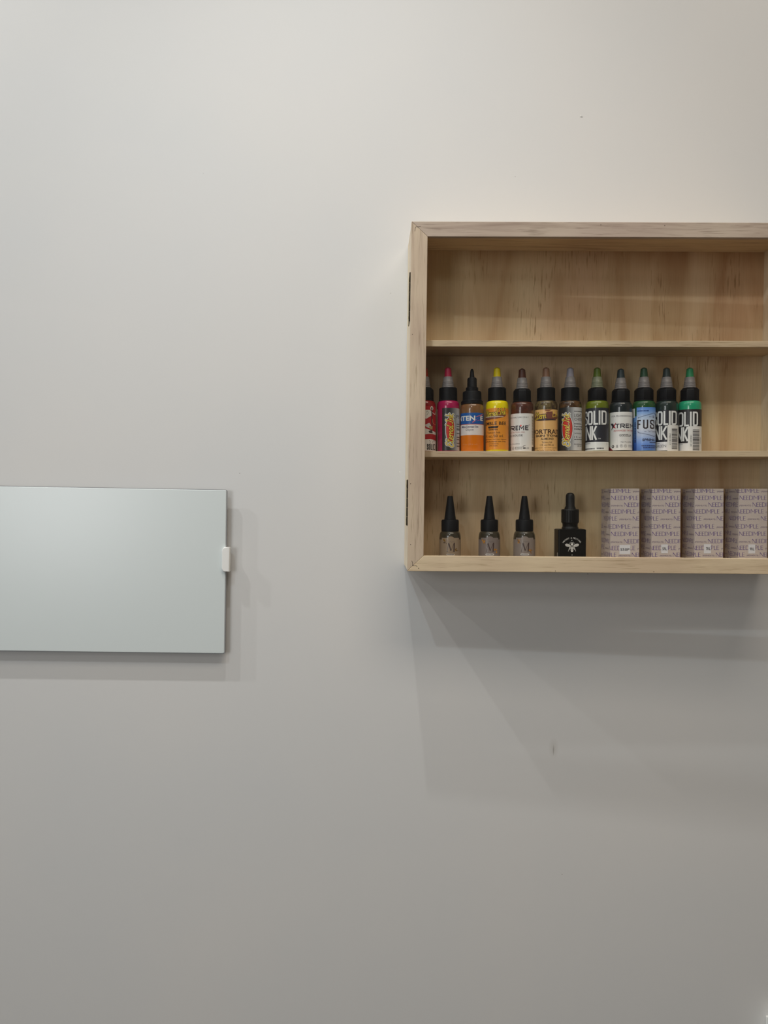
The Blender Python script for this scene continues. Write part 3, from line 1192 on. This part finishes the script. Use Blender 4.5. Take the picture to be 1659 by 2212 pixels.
# 6 almond
x = 245.5
o, _ = bottle(x, 'nearly empty olive brown ink bottle with tan label reading portrait skin tones', ink_mat('ink_almond', (112, 96, 60), mottled=(60, 44, 30)), (136, 100, 78), 'round')
A = Lab(905)
A.R_(480, 1330, 1112, 2082, (202, 160, 102), 1)
P = Lab(905)
eternal_front(P, 645, 1172, 1150, 1372, 'Etern', P.s(662), 1345, 9.4, 0.88, (98, 58, 44))
P.script('l In', (P.s(1048), P.z(1290)), (0.985, 0.05), (-0.05, 0.985), 9.0, 0.8, (222, 190, 80), 7, 0.8)
P.P([(905, 1175), (1050, 1160), (1060, 1330), (960, 1320)], (104, 62, 50), 6)
P.P([(860, 1115), (1040, 1118), (960, 1160), (900, 1150)], (120, 76, 52), 3)
P.G(735, 1125, 1330, 1362, (44, 40, 48), 8, 5)
P.T('PORTRAIT', 628, 1185, 1568, 1676, (52, 32, 24), 3, bold=0.02)
P.T('SKIN TONES', 676, 1185, 1692, 1742, (40, 24, 18), 3, bold=0.03)
P.T('ALMOND', 788, 1076, 1764, 1816, (44, 28, 20), 3, bold=0.02)
P.T('Tattoo Ink', 808, 1048, 1848, 1886, (50, 34, 24), 3)
P.T('1 fl. oz./30 ml.', 775, 1086, 1906, 1954, (50, 34, 24), 3)
P.T('distilled water, non-toxic pigment', 655, 1142, 1982, 2010, (50, 34, 24), 3)
P.T('For Professional Use Only', 708, 1112, 2032, 2068, (50, 34, 24), 3)
finish(o, A, P, x)

# 7 light chestnut
x = 279.1
o, _ = bottle(x, 'dark brown ink bottle, clear tip, black and silver label with red oval', ink_mat('ink_chestnut', (96, 66, 36), mottled=(46, 32, 22)), (142, 138, 148), 'round')
A = Lab(335)
A.R_(-200, 150, 1062, 2055, (34, 34, 34), 1)
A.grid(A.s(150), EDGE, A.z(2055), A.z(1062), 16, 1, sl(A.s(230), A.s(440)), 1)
P = Lab(335)
eternal_side(P, 270, 1250, 1850, 215, 322, 1965)
T7 = (44, 42, 42)
P.G(425, 610, 1148, 1166, T7, 3, 2)
P.T('LIGHT', 428, 580, 1215, 1286, T7, 3)
P.T('CHESTNUT', 428, 690, 1308, 1372, T7, 3)
P.T('INGREDIENTS:', 425, 590, 1432, 1458, T7, 3, bold=0.02)
P.T('Pigment(s),', 425, 625, 1488, 1525, T7, 3, bold=0.02)
P.T('Distilled Water', 425, 640, 1545, 1578, T7, 3, bold=0.02)
P.T('TATTOO INK', 428, 572, 1652, 1680, T7, 3)
P.T('1 fl. oz. / 30', 428, 640, 1730, 1772, T7, 3)
P.G(425, 610, 1792, 1810, T7, 3, 8)
P.T('PROFESSIONAL', 425, 600, 1902, 1928, T7, 3)
P.T('USE ONLY', 495, 590, 1940, 1968, T7, 3)
finish(o, A, P, x)


def solid_ink(P, solid_x, ink_x, y0, y1, y2, y3, n=5):
    C_ = (198, 198, 196)
    for ch, sp in zip('SOLID', solid_x):
        P.B(ch, [sp], y0, y1, 2.3, C_, 3)
    for ch, sp in zip('INK', ink_x):
        P.B(ch, [sp], y2, y3, 2.3, C_, 3)


# 8 olive green
x = 316.7
o, _ = bottle(x, 'olive green ink bottle with black label, standing right of a wider gap', ink_mat('ink_olive', (106, 118, 20)), (86, 104, 34), phase=0.5, nozm=mat('green_tinged_nozzle', (128, 132, 108), 0.4))
A = Lab(962)
A.rect(-EDGE, A.s(1232), A.z(1862), A.z(1075), (36, 37, 44), 1)
A.rect(-EDGE, A.s(1232), A.z(2058), A.z(1862), (206, 208, 206), 1)
P = Lab(962)
solid_ink(P, [(672, 755), (762, 866), (882, 986), (994, 1038), (1056, 1170)], [(672, 716), (722, 832), (838, 958)], 1140, 1466, 1490, 1815)
P.T('TM', 985, 1040, 1775, 1802, (190, 190, 190), 3)
P.R_(690, 815, 1875, 1905, (150, 150, 152), 3)
P.L([(1172, 1885), (1176, 1930)], 0.3, (80, 80, 84), 3)
P.G(700, 912, 2000, 2030, (54, 54, 60), 3, 11)
P.G(955, 1112, 1995, 2025, (54, 54, 60), 3, 14)
finish(o, A, P, x)

# 9 black green, white label
x = 349.6
o, _ = bottle(x, 'near black ink bottle with white label and dark red corner triangle', ink_mat('ink_black', (30, 38, 42)), (48, 60, 64), drop=1.6, phase=0.15)
A = Lab(377)
A.rect(-EDGE, A.s(655), A.z(2048), A.z(1170), (206, 205, 202), 1)
P = Lab(377)
P.P([(60, 1880), (115, 1935), (215, 2050), (60, 2050)], (116, 34, 42), 2)
P.T('FOR PROFESSIONAL USE', 182, 655, 1246, 1282, (70, 66, 70), 3)
P.L([(165, 1440), (205, 1440), (230, 1500)], 1.6, (36, 34, 44), 3)
P.P([(162, 1432), (210, 1432), (240, 1492), (172, 1592), (196, 1500)], (36, 34, 44), 4)
P.P([(222, 1480), (270, 1416), (278, 1422), (240, 1500)], (150, 44, 52), 4)
P.P([(210, 1520), (240, 1496), (282, 1545), (236, 1532)], (150, 44, 52), 4)
P.B('TREME', [(262, 352), (368, 470), (486, 566), (582, 660), (668, 700)], 1440, 1542, 1.25, (38, 36, 46), 3)
P.T('ADVANCED TATTOO INK', 225, 700, 1580, 1618, (158, 66, 62), 3, bold=0.015)
P.T('GODZILLA', 348, 606, 1684, 1736, (64, 60, 62), 3, bold=0.02)
P.T('Net 1fl oz (30ml)', 384, 606, 1850, 1882, (70, 66, 70), 3, bold=0.01)
P.ellipse(P.s(210), P.z(1960), 2.1, 2.1, (60, 58, 60), 3)
P.ellipse(P.s(210), P.z(1955), 0.9, 1.0, (180, 180, 178), 4)
for dy in (-25, 0, 25):
    P.R_(280, 325, 1955 + dy, 1968 + dy, (92, 90, 92), 3)
for cx in (395, 485):
    P.ring(P.s(cx), P.z(1955), 1.9, 0.3, (92, 90, 92), 3)
    P.T('PE' if cx == 485 else 'R', cx - 16, cx + 16, 1942, 1970, (92, 90, 92), 3)
for dy in (0, 22, 44):
    P.R_(545, 636, 1930 + dy, 1938 + dy, (110, 108, 110), 3)
finish(o, A, P, x)

# 10 green with a blue label
x = 381.9
o, _ = bottle(x, 'green ink bottle with a blue and white label', ink_mat('ink_green', (36, 84, 46)), (46, 78, 56), phase=0.5)
A = Lab(915)


def blue(s_, z_):
    t = z_ / A.z(1060)
    stops = [(0.0, (64, 96, 158)), (0.18, (92, 126, 190)), (0.36, (166, 182, 212)), (0.55, (196, 200, 208)), (0.78, (178, 196, 222)), (0.9, (104, 142, 196)), (1.0, (74, 116, 184))]
    for (a, ca), (b, cb) in zip(stops, stops[1:]):
        if t <= b:
            q = max(0, (t - a) / (b - a))
            return tuple(int(ca[i] + (cb[i] - ca[i]) * q) for i in range(3))
    return stops[-1][1]


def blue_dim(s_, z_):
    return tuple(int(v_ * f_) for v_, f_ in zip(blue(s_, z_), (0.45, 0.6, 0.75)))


A.grid(A.s(760), EDGE, A.z(2060), A.z(1060), 10, 14, blue, 1)
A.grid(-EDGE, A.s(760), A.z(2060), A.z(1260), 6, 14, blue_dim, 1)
A.R_(655, 722, 1075, 1290, (196, 196, 192), 2)
P = Lab(915)
KF = (44, 38, 42)
P.G(775, 1030, 1130, 1158, (40, 66, 120), 3, 3)
P.L([(790, 1300), (1140, 1190), (1180, 1245), (1178, 1330)], 0.5, (44, 52, 84), 3)
P.L([(790, 1600), (792, 1640), (1140, 1735), (1190, 1690)], 0.5, (44, 52, 84), 3)
P.L([(790, 1320), (800, 1295), (828, 1288)], 0.4, (44, 52, 84), 3)
P.B('FUSI', [(775, 852), (900, 1012), (1050, 1142), (1152, 1175)], 1350, 1562, 1.95, KF, 3)
P.T('ON', 1182, 1235, 1350, 1562, KF, 3, bold=0.04)
P.R_(1030, 1085, 1278, 1288, (60, 60, 76), 3)
P.T('B', 1110, 1140, 1255, 1308, (60, 60, 90), 3)
P.R_(930, 975, 1614, 1622, (90, 96, 120), 3)
P.T('TATTOO INK', 1005, 1185, 1605, 1640, (84, 88, 110), 3)
P.T('SPRING', 884, 1150, 1784, 1842, (36, 38, 56), 3, bold=0.03)
P.G(1045, 1180, 1862, 1884, (50, 54, 84), 3, 12)
P.G(870, 1165, 1936, 1964, (38, 48, 90), 3, 6)
P.G(905, 1165, 1980, 2006, (38, 48, 90), 3, 9)
for i in range(12):
    P.R_(715, 745, 1400 + i * 40, 1400 + i * 40 + 24 + (i * 7) % 12, (40, 50, 90), 3)
finish(o, A, P, x)


def sticker(A_, P, x0, x1, y0, y1, bx0, bx1, by0, by1, nx0, nx1, ny0, ny1, num, seed):
    A_.rrect(A_.s(x0), A_.s(x1), A_.z(y1), A_.z(y0), 1.0, (204, 202, 198), 5)
    rnd = random.Random(seed)
    y = by0
    while y < by1 - 8:
        t = rnd.choice((6, 9, 14, 20))
        P.R_(bx0, bx1, y, min(by1, y + t), (52, 48, 50), 6)
        y += t + rnd.choice((6, 8, 12))
    P.T(num, nx0, nx1, ny0, ny1, (60, 58, 60), 6, rot=-90)
    P.G(bx1 + 12, bx1 + 22, by0 + 180, by0 + 330, (120, 118, 118), 6, seed)


# 11 dark green
x = 413.6
o, _ = bottle(x, 'blackish green ink bottle with black label and barcode sticker reading green', ink_mat('ink_dark_green', (30, 46, 42)), (46, 58, 58), phase=0.5)
A = Lab(362)
A.rect(-EDGE, EDGE, A.z(1860), A.z(1128), (32, 31, 38), 1)
A.rect(-EDGE, EDGE, A.z(2056), A.z(1860), (200, 198, 198), 1)
P = Lab(362)
solid_ink(P, [(78, 162), (170, 282), (300, 402), (412, 458), (470, 582)], [(60, 110), (122, 232), (240, 378)], 1145, 1474, 1490, 1812)
P.R_(140, 220, 1880, 1905, (140, 140, 150), 3)
P.T('GREEN', 132, 362, 1922, 1986, (66, 64, 70), 3)
sticker(A, P, 385, 640, 1475, 2084, 480, 600, 1550, 2040, 422, 460, 1670, 1930, '194019117', 21)
finish(o, A, P, x)

# 12 teal
x = 446.1
o, _ = bottle(x, 'teal green ink bottle with barcode sticker at the right end of the row', ink_mat('ink_teal', (36, 160, 116)), (44, 136, 90), phase=0.1)
A = Lab(902)
A.rect(-EDGE, EDGE, A.z(1886), A.z(1105), (34, 32, 34), 1)
A.rect(-EDGE, EDGE, A.z(2080), A.z(1886), (200, 198, 196), 1)
P = Lab(902)
solid_ink(P, [(598, 660), (664, 772), (786, 890), (902, 956), (970, 1082)], [(590, 640), (640, 752), (758, 872)], 1165, 1500, 1515, 1842)
P.R_(655, 760, 1900, 1925, (160, 160, 160), 3)
sticker(A, P, 870, 1166, 1500, 2084, 972, 1110, 1575, 2062, 915, 952, 1705, 1965, '194019139', 33)
finish(o, A, P, x)

# ------------------------------------------------------------------ three small bottles on the cabinet floor
FLOOR_Z = ZB + 9


def floor_z(x_):
    return FLOOR_Z + K * (x_ - XL) + 0.05


SMOKE = ink_mat('smoked_plastic', (60, 54, 42))
QM = 0.64 / 14.75


def m_bottle(x_, label, paper, flower, leaf, pillcol):
    o = empty('pigment_bottle', (x_ * MM, -46 * MM, EYE + floor_z(x_) * MM), (0, -K, 0))
    tag(o, label, 'bottle', 'small cone capped bottles on the cabinet floor')
    R = 15.0
    zf = 85.0                                 # level of the measured cap top above the foot
    link_obj('bottle_body', mesh('bottle_body', *lathe([(13.6, 0), (14.6, .4), (R, 1.4), (R, 31.5)] + arc_pts((R, 31.5), (11.6, 41.2), (R - .3, 40.2), 8)[1:] + [(10.5, 43)], 44), 50), SMOKE, o)
    link_obj('cap', mesh('cap', *lathe([(10.8, 40.6), (12.0, 41.4), (12.1, 43), (12.1, 55.2), (11.3, 57.2), (8.2, 57.6)], 40), 30), BLACKCAP, o)
    link_obj('nozzle', mesh('nozzle', *lathe([(8.3, 57.4), (8.0, 58.4), (3.9, 88.6), (3.5, 89.8), (2.6, 90.0)], 16), 25), BLACKCAP, o)
    A = Lab(625, 2240, QM, R)
    # paper label with an arched top
    c_ = paper
    zt = A.z(1490)
    A.rect(A.s(365), A.s(905), 1.5, zt, c_, 1)
    A.rect(-1.45 * R, A.s(365), 1.5, A.z(1545), c_, 1)
    A.rect(A.s(905), 1.45 * R, 1.5, A.z(1545), c_, 1)
    A.poly([(A.s(535), zt)] + [(A.s(640 + 105 * -cos(radians(t))), zt + 2.2 * sin(radians(t))) for t in range(15, 180, 15)] + [(A.s(745), zt)], c_, 1)
    P = Lab(625, 2240, QM, R)
    ink = (58, 44, 42)
    z0, z1 = P.z(1915), P.z(1650)
    P.stroke([(P.s(540), z0), (P.s(575), z1 - .3)], 0.55, ink, 3)
    P.poly([(P.s(560), z1), (P.s(600), z1), (P.s(668), z0 + 1), (P.s(640), z0 + .6)], ink, 3)
    P.stroke([(P.s(648), z0 + .8), (P.s(748), z1)], 0.5, ink, 3)
    P.poly([(P.s(735), z1 + .2), (P.s(775), z1 + .6), (P.s(762), z0), (P.s(728), z0)], ink, 3)
    P.rect(P.s(518), P.s(562), z0 - .25, z0 + .1, ink, 3)
    P.rect(P.s(712), P.s(780), z0 - .25, z0 + .1, ink, 3)
    P.stroke([(P.s(600), P.z(1625)), (P.s(640), P.z(1590)), (P.s(672), P.z(1630)), (P.s(712), P.z(1600)), (P.s(775), P.z(1605))], 0.3, tuple(int(v_ * .7) for v_ in c_), 2)
    for (cx, cy, sg) in ((450, 1590, 1), (820, 1900, -1)):
        rnd = random.Random(int(cx + x_))
        for i in range(7):
            a = rnd.uniform(0, 6.28)
            d = rnd.uniform(0.3, 2.4)
            col = flower if rnd.random() < .65 else leaf
            P.ellipse(P.s(cx) + d * cos(a), P.z(cy) + d * 1.5 * sin(a), rnd.uniform(.5, .95), rnd.uniform(.9, 1.6), col, 2, 10, rnd.uniform(0, 3))
        P.stroke([(P.s(cx - 40), P.z(cy - 70)), (P.s(cx), P.z(cy)), (P.s(cx + 70), P.z(cy + 40 + 50 * sg))], 0.45, leaf, 3, 4)
    P.rrect(P.s(508), P.s(772), P.z(2040), P.z(1985), 1.1, pillcol, 3)
    P.G(535, 745, 2000, 2026, (70, 64, 64), 4, seed=int(x_))
    sh = A.build('label', cyl(R, facing(x_)), PRINT, o, base=.04)
    P.build('lettering', cyl(R, facing(x_)), PRINT, sh, base=.04)
    return o


m_bottle(114.4, 'small cone capped bottle nearest the left side of the cabinet floor, beige label', (126, 110, 92), (128, 94, 38), (56, 42, 30), (166, 158, 148))
m_bottle(168.9, 'small cone capped bottle in the middle of the three, grey mauve label', (108, 98, 94), (170, 116, 34), (128, 88, 36), (186, 184, 182))
m_bottle(217.7, 'small cone capped bottle beside the square black dropper bottle', (116, 106, 100), (172, 120, 54), (120, 86, 50), (186, 184, 182))

# ------------------------------------------------------------------ black dropper bottle
xd = 281.4
MB = mat('matt_black_glass', (20, 20, 20), 0.42, spec=0.3)
RUB = mat('black_rubber', (24, 24, 25), 0.5)
o = empty('dropper_bottle', (xd * MM, -46 * MM, EYE + floor_z(xd) * MM), (0, -K, 0))
tag(o, 'square shouldered black dropper bottle with a white bee emblem', 'bottle')
bm = box_bm(-19.4, 19.4, -12, 12, 0, 45.6)
bmesh.ops.bevel(bm, geom=[e for e in bm.edges], offset=2.0 * MM, segments=3, profile=0.5, affect='EDGES')
for v_ in bm.verts:                          # shoulders slope up to the neck
    if v_.co.z > 0.044:
        v_.co.z -= (abs(v_.co.x) / 0.0194) ** 2 * 0.0018
body = weighted(bm_obj('bottle_body', bm, MB, o, 60))
link_obj('neck', mesh('neck', *lathe([(11.6, 44), (11.2, 46.4), (10.4, 47.4), (10.4, 51), (11, 52.2), (11, 53)], 32), 35), MB, o)
V, Fc = lathe([(11.6, 52.8), (12.0, 53.4), (12.0, 70.2), (11.4, 71.4), (8.0, 71.6)], 60)
V = [((q[0] * (1 - .018 * (i % 2))), (q[1] * (1 - .018 * (i % 2))), q[2]) for i, q in enumerate(V)]
link_obj('cap', mesh('cap', V, Fc, 20), MB, o)
link_obj('dropper_bulb', mesh('dropper_bulb', *lathe([(7.8, 71.4), (7.6, 73.0), (6.2, 76.0), (6.1, 88.6)] + arc_pts((6.1, 88.6), (0.6, 94.4), (5.9, 94.4), 7)[1:], 32), 40), RUB, o)
P = Print()
kd = 0.0914


def pd(x_, y_):
    return ((x_ - 950) * kd, (1225 - y_) * kd + 0.2)


WB = (206, 204, 200)
for ang, ch in zip([-52 + 104 * i / 15 for i in range(16)], 'WATERY & MELTING'):
    if ch == ' ':
        continue
    v_, f_ = text_shape(ch, 0.0, 0.0)
    xs = [p[0] for p in v_]
    hx = (min(xs) + max(xs)) / 2
    a = radians(-ang)
    cx, cz = pd(943, 1035)
    rr = 150 * kd
    sc = 2.9
    P.add([(cx + ((px - hx) * sc) * cos(a) - (rr + py * sc) * sin(a), cz + ((px - hx) * sc) * sin(a) + (rr + py * sc) * cos(a)) for px, py in v_], f_, WB, 1)


def el(cx, cy, a, b, rot=0.0, col=WB, ly=1):
    s_, z_ = pd(cx, cy)
    P.ellipse(s_, z_, a * kd, b * kd, col, ly, 16, rot)


el(942, 912, 6, 6)
el(946, 1132, 6, 6)
el(945, 972, 17, 20)
el(945, 952, 10, 9)
for i, (w, yy) in enumerate(((27, 1013), (27, 1035), (24, 1057), (16, 1077))):
    el(945, yy, w, 8.5)
P.stroke([pd(938, 948), pd(930, 936), pd(918, 944)], .3, WB, 1)
P.stroke([pd(952, 948), pd(960, 936), pd(972, 944)], .3, WB, 1)
for sg in (-1, 1):
    def mp(x_, y_):
        return pd(945 + sg * (x_ - 945), y_)
    P.stroke([mp(968, 965), mp(985, 950)], .4, WB, 1)
    P.poly([mp(962, 992), mp(985, 968), mp(1030, 960), mp(1052, 972), mp(1040, 998), mp(1005, 1010), mp(970, 1008)], (158, 156, 152), 1)
    for q in (972, 984, 996):
        P.stroke([mp(966, 1000), mp(1005, q + 2), mp(1045, q - 4 if q < 990 else q - 6)], .28, WB, 2)
    P.poly([mp(965, 1008), mp(985, 1012), mp(992, 1040), mp(985, 1058), mp(970, 1030)], (170, 168, 164), 1)
    P.stroke([mp(972, 1012), mp(990, 1035), mp(1002, 1078)], .35, WB, 1)
emb = P.build('emblem', flat(-12.0), PRINT, body, step=None)
P2 = Print()
P2.rrect(-9.6, -6.6, 2.5, 11.8, .5, (140, 140, 138), 1)
P2.rect(-8.6, -7.6, 5, 8, (70, 70, 70), 2)
P2.build('side_sticker', lambda s_, z_, lift, mid: (-19.4 - lift, s_, z_), PRINT, body, step=None)

# ------------------------------------------------------------------ needle boxes
CARD = mat('box_card', (210, 197, 190), 0.6)
BW_, BD_, BH_ = 40.0, 40.0, 99.3
PUR = (76, 54, 118)
kn = 40.0 / 815.0                            # measured units to mm


def needle_word(P, s0, s1, z0, z1, col, ly):
    """NEEDIMPLE in thin and thick strokes"""
    wd = s1 - s0
    h = z1 - z0
    widths = {'N': 1.15, 'E': 0.78, 'D': 1.05, 'I': 0.35, 'M': 1.25, 'P': 0.85, 'L': 0.78}
    tot = sum(widths[c_] for c_ in 'NEEDIMPLE')
    x_ = s0
    tk, tn = 0.62, 0.30
    for ch in 'NEEDIMPLE':
        w = widths[ch] * wd / tot
        a, b = x_ + .25, x_ + w - .30
        if ch == 'N':
            P.poly([(a - .2, z1), (a + .75, z1), (b, z0), (b - .6, z0)], col, ly)
            P.rect(a + .1, a + .1 + tn, z0, z1 - .4, col, ly)
            P.rect(b - tn, b, z0, z1, col, ly)
        elif ch in 'EL':
            P.rect(a, a + tk, z0, z1, col, ly)
            P.rect(a, b, z0, z0 + tn + .12, col, ly)
            if ch == 'E':
                P.rect(a, b, z1 - tn, z1, col, ly)
                P.rect(a, b - .3, z0 + h * .5, z0 + h * .5 + tn, col, ly)
        elif ch == 'I':
            P.rect(a, a + tk, z0, z1, col, ly)
        elif ch == 'D':
            P.rect(a, a + tk, z0, z1, col, ly)
            pts_ = [(a, z1 - tn / 2), ((a + b) / 2, z1 - tn / 2), (b - .4, z1 - h * .2), (b - .25, (z0 + z1) / 2), (b - .4, z0 + h * .2), ((a + b) / 2, z0 + tn / 2), (a, z0 + tn / 2)]
            P.stroke(pts_, 0.42, col, ly, 3)
        elif ch == 'M':
            P.rect(a, a + tn, z0, z1, col, ly)
            P.poly([(a, z1), (a + .6, z1), ((a + b) / 2 + .2, z0 + h * .35), ((a + b) / 2 - .1, z0 + h * .28)], col, ly)
            P.stroke([((a + b) / 2, z0 + h * .33), (b - .3, z1)], tn, col, ly)
            P.rect(b - tk, b, z0, z1, col, ly)
        elif ch == 'P':
            P.rect(a, a + tk, z0, z1, col, ly)
            P.stroke([(a, z1 - tn / 2), (a + (b - a) * .6, z1 - tn / 2), (b - .2, z1 - h * .25), (a + (b - a) * .6, z0 + h * .45), (a, z0 + h * .45)], .38, col, ly, 3)
        x_ += w


PB = Print()
ROWS = [(330, -205), (530, 10), (725, 380), (918, -70), (1115, 620), (1345, -212), (1555, 10), (1762, 375), (1955, -75), (2150, -600), (2330, 20)]
ZTOP = BH_


def fold(s_, z_, lift, mid):
    if mid < 0:
        return (-BW_ / 2 - lift, -BD_ / 2 - s_, z_)
    return (-BW_ / 2 + s_, -BD_ / 2 - lift, z_)


for (yb, off) in ROWS:
    zz = ZTOP - (yb - 215) * kn * 0.985
    for k_ in (-1, 0, 1):
        st = off + 1200 * k_
        needle_word(PB, st * kn, (st + 775) * kn, zz, zz + 5.7, PUR, 1)
        PB.text('(PERMEATE)', (st + 830) * kn, (st + 1165) * kn, zz, zz + 2.6, (98, 84, 108), 1)
base_card = None
src = None
xb_list = (333.3, 390.3, 449.9, 511.2)
STK = (('S50P', (640, 945), (1808, 2068), (665, 925), (1900, 1978), 'pale purple lettered needle box marked S50P, leftmost of the four boxes'),
       ('5RL', (655, 845), (1795, 2050), (690, 818), (1880, 1960), 'pale purple lettered needle box marked 5RL'),
       ('7RL', (650, 850), (1790, 2055), (705, 835), (1880, 1960), 'pale purple lettered needle box marked 7RL'),
       ('9RL', (660, 855), (1800, 2060), (700, 830), (1890, 1970), 'pale purple lettered needle box marked 9RL, rightmost box'))
for (xb, (txt, sx, sy, tx, ty, lab)) in zip(xb_list, STK):
    xc = xb + BW_ / 2
    o = empty('needle_box', (xc * MM, -40.0 * MM, EYE + floor_z(xc - BW_ / 2) * MM + 0.0005), (0, -K, 0))
    tag(o, lab, 'box', 'needle boxes in a row on the cabinet floor')
    if src is None:
        bm = box_bm(-BW_ / 2, BW_ / 2, -BD_ / 2, BD_ / 2, 0, BH_, bev=0.35)
        c1 = bm_obj('carton', bm, CARD, o)
        bm_obj('lid_flap', box_bm(-BW_ / 2 + .4, BW_ / 2 - .4, -BD_ / 2 + .3, BD_ / 2 - .4, BH_, BH_ + .35, bev=.1), CARD, o)
        l1 = PB.build('lettering', fold, PRINT, c1, step=None, cuts=(0.0,),
                      clip=[((-BD_ + .2, 0, 0), (-1, 0, 0)), ((BW_ - .2, 0, 0), (1, 0, 0)), ((0, BH_ - .2, 0), (0, 1, 0)), ((0, .3, 0), (0, -1, 0))])
        src = (c1, l1)
    else:
        c1 = src[0].copy()
        COL.objects.link(c1)
        c1.parent = o
        l1 = src[1].copy()
        COL.objects.link(l1)
        l1.parent = c1
    ps = Print()
    us = lambda q: (q - 385) * kn
    uz = lambda q: ZTOP - (q - 215) * kn * 0.985
    ps.rect(us(sx[0]), us(sx[1]), uz(sy[1]), uz(sy[0]), (214, 214, 218), 3)
    stk = ps.build('sticker', fold, PRINT, c1, step=None)
    pt = Print()
    pt.text(txt, us(tx[0]), us(tx[1]), uz(ty[1]), uz(ty[0]), (40, 38, 44), 5, bold=0.012)
    pt.build('marking', fold, PRINT, c1, step=None)
